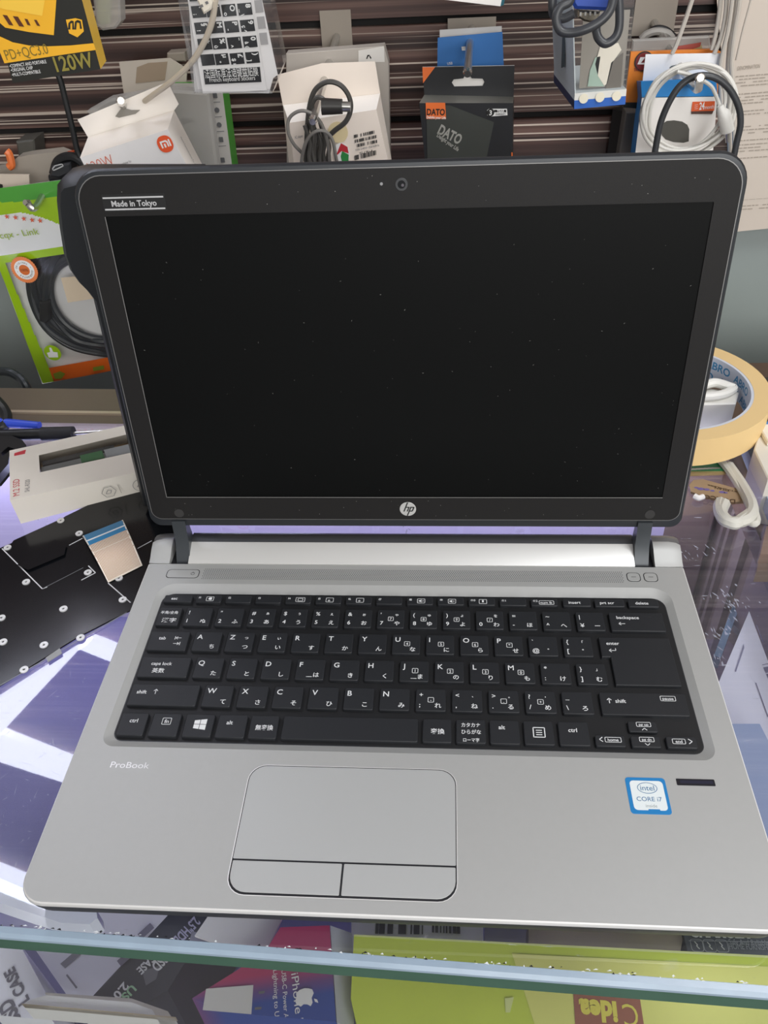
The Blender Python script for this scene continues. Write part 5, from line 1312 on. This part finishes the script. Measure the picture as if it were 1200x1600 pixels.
# --- orange pack, clear bag, mouse box
t = thing('orange_pack', 'orange and black card pack with dark round logo left of the mouse box', 'pack', (198.3,585.0,175.6))
g = MB(); g.sheet([(169.5,585.0,220.0),(236.0,585.0,219.9),(238.9,585.0,217.6),(242.9,585.0,181.4),(169.5,585.0,183.7)], (0, 4, 0), M('pack_orange', 'E58428', 0.45, noise=0.05)); g.sheet([(169.5,585.0,183.7),(232.8,585.0,181.7),(231.9,585.0,173.1),(169.0,585.0,179.9)], (0, 4, 0), BK)
c = V((180.1,584.0,213.5)); Fq = Frame((c.x, 584.4, c.z), (1, 0, 0), (0, 0, 1)); g.flat(circle(7.2, 26), 0, BK, Fq); g.flat(circle(6.2, 26), 0.05, M('logo_maroon', '7A2A2A', 0.4), Fq)
g.flat([(-4.6, -2), (-3, 3), (1, 3), (-2, -1), (3, -1), (3, -2.4)], 0.1, INKW, Fq); g.line_text('TRUST', (173.3,584.4,206.6), (180.2,584.4,207.0), 3.0, M('logo_maroon', '7A2A2A'), h=0.1, bold=0.02)
g.build('card', t)
g = MB(); upright(g, [(172.1,600.0,226.0),(231.4,600.0,226.6),(234.6,600.0,215.7),(230.9,600.0,208.9),(172.7,600.0,210.9)], 598, 604, MILKY, 1); g.poly([(190.1,597.0,216.0),(208.1,597.0,220.8),(225.5,597.0,222.9),(225.1,597.0,219.8),(209.1,597.0,215.3)], M('red_leaflet', '9E4236', 0.5)); g.poly([(214.2,597.2,215.1),(215.4,597.2,219.1),(225.9,597.2,221.0),(229.2,597.2,214.6)], M('olive_leaflet', 'A89A6E', 0.5)); g.build('clear_bag', None, 'clear plastic bag with red leaflet above the orange pack', 'bag')
t = thing('mouse_box', 'white and blue mouse box with orange 24 month sticker at top right', 'box', (208.3,555.0,141.7))
B24 = M('mouse_box_blue', '2585CC', 0.4); 
q = [V(p) for p in [(175.4,550.0,195.8),(232.2,550.0,194.9),(238.7,550.0,141.5),(176.6,550.0,143.2)]]
qt = [V(p) for p in [(172.9,550.0,207.1),(228.7,550.0,207.5),(232.3,550.0,194.5),(175.4,550.0,195.4)]]
oM = V((180.6,590.0,162.4))-V((176.1,550.0,171.1))
g = MB(); g.hexa(q, backq(q, oM), WHITE, B24); g.hexa(qt, backq(qt, oM), B24, B24)
g.poly([(194.4,549.5,176.4),(197.0,549.5,178.2),(202.4,549.5,178.5),(208.9,549.5,177.4),(213.3,549.5,174.9),(215.4,549.5,171.5),(216.6,549.5,162.4),(212.7,549.5,161.5),(204.7,549.5,162.3),(198.4,549.5,164.4),(194.8,549.5,167.8),(193.5,549.5,172.6)], M('mouse_picture', '4A4842', 0.5))
g.poly([(214.1,549.5,191.5),(230.9,549.5,191.5),(231.8,549.5,184.6),(214.4,549.5,184.6)], M('label_orange', 'E2602E', 0.4)); g.poly([(214.4,549.5,184.6),(231.3,549.5,184.6),(230.8,549.5,182.3),(214.8,549.5,182.6)], M('label_brown', '54392F', 0.5))
g.line_text('24', (220.0,549.3,185.7), (223.8,549.3,186.0), 7.4, INKW, h=0.1, bold=0.02); g.line_text('month', (224.0,549.3,186.0), (230.9,549.3,186.3), 4.0, INKW, h=0.1)
for k in range(3): g.line_text('—', (216.3,549.3,186.9) if k == 0 else ((216.2,549.3,188.3) if k == 1 else (216.6,549.3,185.6)), (218.7,549.3,187.1) if k == 0 else ((218.6,549.3,188.5) if k == 1 else (219.0,549.3,185.7)), 3.4, INKW, h=0.1)
g.build('carton', t)
g = MB(); g.sheet([(178.3,572.0,220.9),(235.3,572.0,219.8),(236.2,572.0,201.5),(178.8,572.0,202.0)], (0, 0.8, 0), PAPER); g.poly([(197.8,571.6,211.0),(199.1,571.6,212.3),(208.0,571.6,213.8),(207.7,571.6,210.2),(199.1,571.6,209.1)], M('slot_grey_dark', '4F585C')); g.build('hang_flap', t)
# coil, loop and hook
WC = M('cable_white', 'DAD8D2', 0.42)
g = MB(); cc = V((205.8,528.0,190.4)); r5 = random.Random(11)
kx = (V((229.4,528.0,189.7))-cc).length/50.0
for k, (rx, rz, dx, dz) in enumerate(((72, 70, 2, 0), (69, 66, -3, 3), (66, 67, 4, -4), (71, 63, 0, 5), (62, 65, -6, 2), (64, 60, 6, 2))):
    pts = [(cc.x+kx*(dx+rx*math.cos(a)+r5.uniform(-1.5, 1.5)), 526+2.8*(k % 3)+r5.uniform(-1, 1), cc.z+kx*(dz+rz*math.sin(a)+r5.uniform(-1.5, 1.5))) for a in [2*math.pi*i/14+k for i in range(14)]]
    g.tube(pts, 1.35, WC, 8, closed=True, per=5)
g.tube([(192.2,523.0,218.9),(202.8,523.0,216.1),(216.7,523.0,209.7),(222.8,523.0,202.6),(228.5,523.0,192.8)], 1.35, WC, 8)
g.build('coiled_cable', None, 'white cable coiled in front of the mouse box', 'cable')
t = thing('cable_plug', 'white barrel plug of the coiled cable with steel tip', 'plug', (235.1,520.0,175.4))
g = MB(); g.tube([(226.6,520.0,195.8),(228.9,520.0,191.8),(231.5,520.0,188.1),(236.0,520.0,177.6)], lambda k: 2.2+2.8*min(1, k*1.6), M('white_plastic', 'E4E2DC'), 12, per=4); g.build('barrel', t)
g = MB(); g.rod((235.6,520.0,177.2), (237.7,520.0,169.8), 1.7, STEEL, 10); g.build('tip', t)
g = MB(); g.tube([(181.3,505.0,157.8),(181.2,505.0,173.0),(182.1,505.0,190.0),(186.5,505.0,205.1),(192.8,505.0,215.0),(202.6,505.0,219.6),(214.3,505.0,218.4),(225.5,505.0,211.4),(234.8,505.0,199.7),(239.3,505.0,187.4),(239.5,505.0,174.1),(238.8,505.0,155.7),(230.8,505.0,123.0),(215.5,505.0,113.3),(196.0,505.0,126.4),(181.3,505.0,157.3)], 2.4, M('loop_cable_grey', '35373A', 0.38), 12)
g.build('looped_cable', None, 'thick dark cable loop in front of the white coil at top right', 'cable')
hook((200.0,488.0,222.2), (195.2,637.0,230.4), 3.0, (34, 26), 'steel hook with bright tip inside the dark cable loop', V((209.9,540.0,205.1)))
g = MB(); g.tube([(182.8,618.0,222.3),(186.3,618.0,225.8),(193.6,618.0,227.8),(202.5,618.0,226.2),(207.2,618.0,222.3)], 3.0, M('grey_cable', '8F8B86', 0.5), 8); g.tube([(182.4,620.0,220.1),(185.9,620.0,224.1),(193.3,620.0,228.9),(201.6,620.0,227.7),(208.5,620.0,222.8)], 3.0, BLACKPL, 8); g.build('grey_cable_end', None, 'grey and black cable bundle on the plate hook above the orange pack', 'cable')
# hanging cables
HC = M('cable_dusty_white', 'BDB6AC', 0.5)
cabs = [([(207.9,570.0,268.4),(205.4,570.0,252.3),(202.4,570.0,237.7),(199.7,570.0,226.2),(197.7,570.0,221.1)], 1.7, 'single pale cable hanging diagonally above the mouse box'),
        ([(226.7,575.0,267.0),(229.1,575.0,246.5),(229.3,575.0,231.6),(228.4,575.0,221.7)], 1.7, 'pale hanging cable, first from the left in the cable cluster'),
        ([(229.5,572.0,267.3),(232.9,572.0,246.8),(232.7,572.0,229.9),(230.1,572.0,219.6)], 1.7, 'pale hanging cable, second from the left in the cable cluster'),
        ([(233.0,568.0,267.7),(235.1,568.0,251.5),(235.9,568.0,234.8),(235.2,568.0,213.2),(239.0,568.0,195.0),(246.4,568.0,166.5)], 1.7, 'pale hanging cable, third from the left in the cable cluster'),
        ([(237.1,573.0,266.8),(239.8,573.0,246.4),(240.2,573.0,229.5),(243.0,573.0,207.4),(248.4,573.0,184.2),(257.8,573.0,144.9)], 1.7, 'pale hanging cable, fourth from the left in the cable cluster'),
        ([(237.8,566.0,267.7),(240.0,566.0,249.6),(240.5,566.0,232.9),(242.8,566.0,213.3),(249.2,566.0,190.6),(260.7,566.0,141.9)], 1.7, 'pale hanging cable at the right side of the cable cluster'),
        ([(261.4,610.0,261.0),(260.9,610.0,246.2),(259.5,610.0,226.5),(259.0,610.0,206.4)], 0.8, 'thin grey wire across the notice paper')]
for pts, r, lb in cabs:
    g = MB(); g.tube(pts, r, HC, 8); g.build('hanging_cable', None, lb, 'cable', 'pale cables hanging beside the notice paper')
g = MB(); g.rod((177.2,632.0,166.8), (176.6,632.0,74.7), 8, M('dark_post', '1E1C1C', 0.5), 4); g.build('dark_strip', None, 'dark vertical strip on the slat wall below the clear blister box', 'strip')
g = MB(); upright(g, [(175.6,612.0,170.9),(191.1,612.0,170.4),(194.3,612.0,123.1),(174.3,612.0,123.6)], 606, 622, M('grey_item', '6E6A66', 0.5), 1); g.build('grey_carton', None, 'dark grey carton left of the mouse box, below the orange pack', 'box')
# notice paper
t = thing('notice_paper', 'large printed notice paper on the wall at the right edge', 'notice', (327.6,634.0,55.1))
g = MB(); NP = M('notice_paper_cream', 'CCC1B5', 0.65, noise=0.03, nscale=9)
g.sheet([(229.8,634.0,284.4),(378.1,634.0,278.5),(450.5,634.0,67.3),(299.6,634.0,54.6)], (0, 0.6, 0), NP); g.build('sheet', t)
g = MB(); FA = M('faded_ink', 'A0968A', 0.7)
g.line_text('DENOMINATION', (268.9,633.6,193.5), (286.9,633.6,194.9), 4.4, FA, h=0.1)
r9 = random.Random(21)
NA, NB_ = V((268.8,633.6,189.1)), V((294.8,633.6,190.2)); NC = V((296.5,633.6,68.2))
ud = (NB_-NA); vd = (NC-NA)
for ln in (0, 0.02, .041, .062, .115, .137, .158, .178, .23, .252, .335, .358, .38, .43, .46, .483, .505, .555, .865, .91, .935):
    x = 0.0
    while x < 2.4:
        w_ = r9.uniform(.05, .22)
        if r9.random() < .86:
            a = NA+ud*x+vd*ln; b = NA+ud*(x+w_)+vd*ln; dn = V((0, 0, -0.8 if ln != .865 else -.3)); g.poly([a, b, b+dn, a+dn], FA)
        x += w_+.03
g.build('printed_lines', t)
# ------------------------------------------------------------------ goods inside the showcase
LIL = M('carton_white_cool', 'F0F0F8', 0.5, noise=0.03)
SHELF_Z = -230
def inside(g):
    """keep goods behind the front pane"""
    g.v = [(v[0], max(v[1], -8.5-0.034*(v[0]-239)), v[2]) for v in g.v]
    return g
def flatbox(name, pts, z, mat, label, cat, extra=None, side=None, bottom=SHELF_Z):
    """carton lying on the shelf: outline at its top height"""
    g = MB(); p2 = [(min(x, 229 if bottom < -100 else 900), y) for x, y in xy(pts)]
    ar = sum(p2[i-1][0]*p2[i][1]-p2[i][0]*p2[i-1][1] for i in range(len(p2)))
    if ar < 0: p2 = p2[::-1]
    g.loops([(p2, bottom), (p2, z)], side or mat, FZ, True, False)
    g.flat(p2, z, mat, FZ)
    if extra: extra(g)
    return inside(g).build(name, None, label, cat)
# yellow-green box
def ex(g):
    g.poly([(-24.9,43.6,-104.7),(216.9,40.8,-104.7),(217.3,42.1,-104.7),(-25.0,44.6,-104.7)], M('lime_fold', 'E4EC9A', 0.5))
    g.poly([(61.7,37.9,-104.7),(205.7,36.5,-104.7),(196.5,-23.4,-104.7),(73.0,-29.1,-104.7)], M('lime_pale', 'ECEC80', 0.45))
    g.poly([(92.5,22.9,-104.4),(126.3,22.1,-104.4),(126.0,-5.2,-104.4),(91.3,-6.7,-104.4)], M('brick_brown', 'A4624A', 0.5))
    YI = M('yellow_ink', 'F0E25A', 0.5)
    g.line_text('idea', (113.8,15.5,-104.4), (94.7,16.2,-104.4), 13.5, YI, up=(0, -1, 0), n=(0, 0, 1), h=0.2, bold=0.05)
    g.line_text('C', (123.8,15.0,-104.4), (116.4,15.0,-104.4), 15.0, YI, up=(0, -1, 0), n=(0, 0, 1), h=0.2, bold=0.0)
    g.poly([(56.7,15.3,-104.5),(61.4,16.1,-104.5),(59.0,8.7,-104.5),(56.7,8.6,-104.5)], M('lime_fold', 'E4EC9A'))
flatbox('lime_box', [(-25.0,44.4,-105.0),(230.3,41.4,-105.0),(205.0,-33.0,-105.0),(-19.9,-43.6,-105.0),(-23.9,12.1,-105.0)], -105, M('lime_green', 'D2E24C', 0.42, noise=0.06), 'large lime green box with brown C idea panel under the front glass', 'box', ex)
# phone charger box, colour print running from pink to blue
def grad_mat():
    m = bpy.data.materials.new('pink_blue_print'); m.use_nodes = True
    nt = m.node_tree; b = nt.nodes['Principled BSDF']; b.inputs['Roughness'].default_value = 0.35
    tc = nt.nodes.new('ShaderNodeTexCoord'); sp = nt.nodes.new('ShaderNodeSeparateXYZ'); nt.links.new(tc.outputs['Generated'], sp.inputs[0])
    ad = nt.nodes.new('ShaderNodeMath'); ad.operation = 'MULTIPLY_ADD'; ad.inputs[1].default_value = -0.3
    nt.links.new(sp.outputs[0], ad.inputs[0]); nt.links.new(sp.outputs[1], ad.inputs[2])
    rp = nt.nodes.new('ShaderNodeValToRGB'); e = rp.color_ramp.elements
    e[0].position = 0.0; e[0].color = (*rgb('2A4A9C'), 1); e[1].position = 0.3; e[1].color = (*rgb('B83A68'), 1)
    k = e.new(0.14); k.color = (*rgb('6C4686'), 1)
    nt.links.new(ad.outputs[0], rp.inputs[0]); nt.links.new(rp.outputs[0], b.inputs['Base Color'])
    return m
t = thing('phone_charger_box', 'pink and blue phone charger box with white apple mark under the front glass', 'box', (-65.9,55.4,-230.0))
GP = grad_mat()
g = MB(); pq = [(-66.8,47.0,-105.0),(-39.2,49.1,-105.0),(-30.5,-33.8,-105.0),(-88.0,-36.4,-105.0),(-108.3,8.6,-105.0),(-73.9,32.6,-105.0)]
p2 = xy(pq)[::-1]; g.loops([(p2, SHELF_Z), (p2, -105)], GP, FZ, True, True)
APW = M('print_white', 'F0EEEC', 0.4)
g.line_text('iPhone X', (-57.1,22.6,-104.6), (-50.2,-4.2,-104.6), 5.6, APW, up=(1, 0, 0), n=(0, 0, 1), h=0.2)
g.line_text('USB-C Power Adapter', (-62.6,24.3,-104.6), (-55.5,-8.8,-104.6), 3.4, APW, up=(1, 0, 0), n=(0, 0, 1), h=0.2)
g.line_text('Lightning to USB Cable', (-67.1,24.1,-104.6), (-59.7,-13.3,-104.6), 3.4, APW, up=(1, 0, 0), n=(0, 0, 1), h=0.2)
c = V((-47.9,11.2,-104.4)); Fa = Frame((c.x, c.y, -104.4), (0, -1, 0), (1, 0, 0), (0, 0, 1))
ap = [(-4.6, 1.0), (-4.2, 3.2), (-2.4, 4.2), (0, 3.4), (2.2, 4.2), (4.0, 3.4), (3.2, 1.6), (3.2, -0.4), (4.4, -1.8), (3.4, -4.2), (1.8, -5.2), (0, -4.6), (-1.8, -5.2), (-3.6, -3.6), (-4.6, -1.0)]
g.flat(ap, 0.1, APW, Fa); g.flat([(0.2, 4.6), (0.6, 6.4), (2.2, 7.2), (1.8, 5.4)], 0.1, APW, Fa)
g.poly([(-101.7,13.4,-104.5),(-76.6,16.3,-104.5),(-75.1,0.6,-104.5),(-75.3,-19.7,-104.5),(-101.2,-20.9,-104.5)], M('adapter_picture', 'D9D6D2', 0.45)); 
for q in ([(-73.2,13.3,-104.5),(-69.9,13.7,-104.5),(-70.0,12.5,-104.5),(-73.0,12.0,-104.5)], [(-73.9,5.5,-104.5),(-70.3,6.0,-104.5),(-70.4,4.7,-104.5),(-73.7,4.3,-104.5)]): g.poly(q, M('prong_grey', '6A6A72', 0.4))
inside(g).build('carton', t)
g = MB(); g.sheet([(-38.8,49.1,-105.0),(-27.5,50.5,-117.0),(-22.0,-30.2,-117.0),(-30.1,-33.8,-105.0)], (0, 0, -3), M('grey_side_card', 'B4B6BC', 0.5)); inside(g).build('side_flap', t)
# white barcode carton and tan carton behind, dark charger box
def exb(g):
    global mat_bar
    mat_bar = BC_
    bars(g, (-14.9,53.9,-124.6), (12.8,54.6,-124.6), 7.5, 0, 3, 40, V((0, 1, 0))); bars(g, (18.0,55.9,-124.6), (34.2,55.8,-124.6), 7.5, 0, 4, 30, V((0, 1, 0)))
flatbox('barcode_carton', [(-29.3,60.5,-125.0),(-25.8,68.1,-125.0),(47.8,68.9,-125.0),(47.0,42.1,-125.0),(-27.4,39.2,-125.0)], -125, LIL, 'white carton with two barcodes behind the lime green box', 'box', exb)
flatbox('tan_carton', [(74.6,69.9,-129.0),(165.1,69.6,-129.0),(157.6,50.9,-129.0),(72.7,44.8,-129.0)], -129, M('tan_card', 'BCAEA0', 0.6, noise=0.05), 'tan plain carton behind the lime green box', 'box')
g = MB(); g.sheet([(49.2,69.8,-131.0),(73.3,70.7,-131.0),(71.5,45.5,-131.0),(48.3,44.6,-131.0)], (0, 0, -40), MILKY); inside(g).build('clear_tray', None, 'clear plastic tray between the barcode carton and the tan carton', 'tray')
DCH = M('charger_box_grey', '565B62', 0.45)
def exc(g):
    g.line_text('CHARGER', (164.2,59.4,-124.6), (197.6,60.0,-124.6), 11.5, INKW, up=(0, 1, 0), n=(0, 0, 1), h=0.2, bold=0.05)
    g.line_text('Safe And Reliable', (185.2,55.7,-124.6), (206.9,55.9,-124.6), 4.4, M('pale_ink', 'AEB2B6', 0.5), up=(0, 1, 0), n=(0, 0, 1), h=0.2)
    g.line_text('HOME FURNISHING', (184.6,53.3,-124.6), (211.1,53.6,-124.6), 4.4, M('pale_ink', 'AEB2B6'), up=(0, 1, 0), n=(0, 0, 1), h=0.2)
    g.outline(xy([(163.0,56.9,-124.6),(210.4,58.1,-124.6)]), 0.35, -124.5, M('pale_ink', 'AEB2B6'), FZ, False)
    for (x, y, z) in [(167.1,54.6,-124.6),(174.1,54.6,-124.6),(180.8,54.8,-124.6)]:
        g.outline(rrect(7, 7, 1.6, 3, x, y), 0.4, -124.5, M('pale_ink', 'AEB2B6'), FZ); g.outline([(x-1, y+2), (x+.4, y+.2), (x-.4, y-.2), (x+1, y-2)], 0.5, -124.5, INKW, FZ, False)
flatbox('charger_carton', [(160.4,71.3,-125.0),(253.8,72.7,-125.0),(244.6,46.7,-125.0),(161.6,46.7,-125.0)], -125, DCH, 'dark grey CHARGER box at the lower right under the glass', 'box', exc)
# white and black hard drive case box lying skewed
t = thing('drive_case_box', 'white and black skewed HDD SSD case box lying under the left front glass', 'box', (-207.6,74.0,-230.0))
g = MB(); HB = M('case_black', '2A2B38', 0.45)
def slabz(mb, pts, z0, z1, mat):
    p2 = [(min(x, 229), y) for x, y in xy(pts)]; ar = sum(p2[i-1][0]*p2[i][1]-p2[i][0]*p2[i-1][1] for i in range(len(p2)))
    mb.slab(p2[::-1] if ar < 0 else p2, z0, z1, mat)
slabz(g, [(-227.4,50.1,-148.0),(-201.0,69.7,-148.0),(-145.1,72.6,-148.0),(-180.8,19.7,-148.0),(-192.6,20.6,-148.0)], -229.5, -148, LIL)
slabz(g, [(-145.1,72.6,-148.0),(-116.8,73.6,-148.0),(-135.6,27.1,-148.0),(-154.0,15.4,-148.0),(-180.8,19.7,-148.0)], -229.5, -148, HB)
def tz(s_, A, B, size, mat, upz): g.line_text(s_, A, B, size, mat, up=upz, n=(0, 0, 1), h=0.25, bold=0.03)
tz('2.5"HDD', (-129.8,69.9,-147.8), (-140.6,55.3,-147.8), 9.0, M('pale_violet_ink', 'C9C6E0', 0.5), (-1, -1, 0))
tz('SSD', (-144.1,47.3,-147.8), (-149.2,40.2,-147.8), 9.0, INKW, (-1, -1, 0))
tz('CASE', (-150.3,47.1,-147.8), (-157.4,37.7,-147.8), 7.0, INKW, (-1, -1, 0))
tz('USB', (-157.8,29.5,-147.8), (-164.7,19.6,-147.8), 7.0, M('mint_ink', 'A8D8A8', 0.5), (-1, -1, 0)); tz('2.0', (-162.8,30.7,-147.8), (-167.4,23.3,-147.8), 7.0, INKW, (-1, -1, 0))
g.poly([(-153.6,36.7,-147.7),(-143.8,40.7,-147.7),(-144.0,32.9,-147.7),(-149.2,29.2,-147.7)], M('case_picture_grey', '6E6E74', 0.4))
g.poly([(-204.6,39.0,-147.7),(-196.7,48.1,-147.7),(-193.4,45.3,-147.7),(-200.6,36.6,-147.7)], M('barcode_grey', '8C8A94', 0.5))
g.outline(xy([(-198.5,33.1,-147.6),(-189.8,26.1,-147.6)]), 1.0, -147.6, M('barcode_grey', '8C8A94'), FZ, False)
inside(g).build('carton', t)
g = MB(); g.outline(xy([(-154.6,63.1,-147.0),(-160.6,56.0,-147.0)]), 4.4, -146.8, M('hanger_grey', '7F7C8C', 0.5), FZ, False); g.outline(xy([(-162.7,47.0,-147.0),(-168.6,40.2,-147.0)]), 4.4, -146.8, M('hanger_grey', '7F7C8C'), FZ, False); inside(g).build('hanger_slots', t)
# white SSD case box at far left, open white carton, paper sheets
t = thing('drive_case_box', 'white SSD case box with grey lettering at the lower left edge', 'box', (-277.9,54.6,-230.0))
g = MB(); slabz(g, [(-268.2,49.6,-140.0),(-232.5,48.4,-140.0),(-202.4,18.6,-140.0),(-195.1,-32.1,-140.0),(-229.5,-33.7,-140.0)], -229.5, -140, LIL)
tz('EXTERNAL CASE', (-196.5,4.2,-139.8), (-230.4,34.8,-139.8), 10.0, M('ink_slate', '6E6C78', 0.5), (-1, 0, 0)) if False else None
g.line_text('L CASE', (-212.0,16.1,-139.8), (-228.7,33.5,-139.8), 8.5, M('ink_slate', '6E6C78', 0.5), up=(1, 0, 0), n=(0, 0, 1), h=0.25, bold=0.04)
g.line_text('SSD', (-212.9,6.1,-139.8), (-223.4,17.0,-139.8), 11.0, M('ink_slate', '6E6C78'), up=(1, 0, 0), n=(0, 0, 1), h=0.25, bold=0.04)
inside(g).build('carton', t)
t = thing('white_open_box', 'white rounded open carton at the bottom left under the glass', 'box', (-171.9,10.0,-144.0))
g = MB(); slabz(g, [(-205.8,-0.3,-120.0),(-205.8,4.1,-120.0),(-202.1,9.4,-120.0),(-194.4,12.0,-120.0),(-145.6,10.5,-120.0),(-132.9,7.2,-120.0),(-129.8,3.6,-120.0),(-119.5,-33.9,-120.0),(-190.7,-37.2,-120.0)], -140, -120, M('white_sleeve', 'EAE8E6', 0.5)); inside(g).build('sleeve', t)
g = MB(); slabz(g, [(-205.7,0.3,-118.0),(-128.1,0.5,-118.0),(-118.6,-34.4,-118.0),(-190.2,-37.7,-118.0)], -124, -118, M('tan_sleeve_edge', 'CDBFA8', 0.6)); slabz(g, [(-197.4,14.7,-124.0),(-147.6,13.8,-124.0),(-125.5,8.3,-124.0),(-120.7,3.4,-124.0),(-130.2,1.8,-124.0),(-134.9,8.5,-124.0),(-146.9,11.5,-124.0),(-196.0,13.1,-124.0)], -140, -124, M('cream_end_flap', 'D9D2C4', 0.6)); inside(g).build('end_flap', t)
g = MB(); slabz(g, [(-110.8,58.8,-115.0),(-67.2,60.4,-115.0),(-72.8,44.4,-115.0),(-73.8,36.7,-115.0),(-79.9,34.4,-115.0),(-117.4,44.8,-115.0)], -117, -115, PAPER); inside(g).build('paper_sheet', None, 'white paper sheet lying beside the pink phone charger box', 'paper')
g = MB(); slabz(g, [(-120.7,48.9,-119.0),(-85.6,42.1,-119.0),(-91.8,39.7,-119.0),(-120.9,43.5,-119.0)], -121, -119, M('grey_sheet', '8A8898', 0.5)); inside(g).build('grey_sheet', None, 'grey sheet under the white paper beside the phone charger box', 'paper')
g = MB(); slabz(g, [(-258.4,69.3,-91.0),(-230.2,61.8,-91.0),(-201.3,52.4,-91.0),(-169.6,47.1,-91.0),(-167.3,42.2,-91.0),(-170.5,38.6,-91.0),(-186.6,38.7,-91.0),(-209.3,44.2,-91.0),(-251.8,55.0,-91.0)], -107, -91, M('white_gloss_plastic', 'D9DCE6', 0.25)); inside(g).build('white_charger', None, 'white glossy plastic charger under the glass below the laptop corner', 'charger')
# lilac white cartons under the glass at right
def exr(g):
    global mat_bar
    mat_bar = M('barcode_violet', '6A6688', 0.5)
    bars(g, (224.1,200.1,-49.6), (225.1,181.8,-49.6), 9.0, 0, 5, 16, V((1, .25, 0)))
    g.outline(xy([(230.1,229.0,-49.6),(230.1,214.6,-49.6)]), 0.7, -49.5, mat_bar, FZ, False)
    g.outline(xy([(216.5,181.2,-49.6),(216.6,155.9,-49.6)]), 0.5, -49.5, mat_bar, FZ, False)
    g.poly([(206.1,190.0,-49.6),(217.6,212.8,-49.6),(217.1,209.5,-49.6),(206.8,189.5,-49.6)], M('slot_violet', '8886A4', 0.5))
flatbox('white_carton', [(232.9,242.1,-50.0),(277.1,225.7,-50.0),(234.8,73.0,-50.0),(130.4,69.4,-50.0)], -50, M('carton_lilac_white', 'E4E2F2', 0.45, noise=0.02), 'white carton with barcode under the glass right of the laptop', 'box', exr)
g = MB(); slabz(g, [(173.9,141.5,-38.0),(205.3,142.3,-38.0),(208.1,121.5,-38.0),(218.4,37.3,-38.0),(149.4,34.7,-38.0)], -50, -38, M('blue_grey_card', '9AA8CC', 0.45)); inside(g).build('blue_grey_carton', None, 'flat blue-grey carton lying on the white barcode carton at right', 'box')
flatbox('brown_carton', [(241.4,281.1,-8.0),(286.2,287.9,-8.0),(274.1,252.2,-8.0),(229.4,253.1,-8.0)], -8, M('brown_card', '9C7C66', 0.6, noise=0.06), 'upper brown carton lying on the cabinet at the right edge', 'box', bottom=-16)
flatbox('brown_carton', [(245.1,290.3,-16.0),(291.7,297.3,-16.0),(273.9,245.1,-16.0),(226.7,245.2,-16.0)], -16, M('brown_card_dark', '7E6654', 0.6, noise=0.06), 'lower brown carton lying on the cabinet at the right edge', 'box', bottom=-25.4)
g = MB(); a_, b_ = V((299.0,399.8,-118.0)), V((226.5,260.1,-118.0)); d_ = (b_-a_).normalized(); s_ = V((-d_.y, d_.x, 0))  # added strip that draws a blue-grey line below the glass
g.sheet([a_-s_*2.5, b_-s_*2.5, b_+s_*2.5, a_+s_*2.5], (0, 0, -12), M('strip_blue_grey', '6F8796', 0.2)); inside(g).build('blue_grey_strip', None, 'narrow blue-grey strip under the glass at right', 'glass strip')
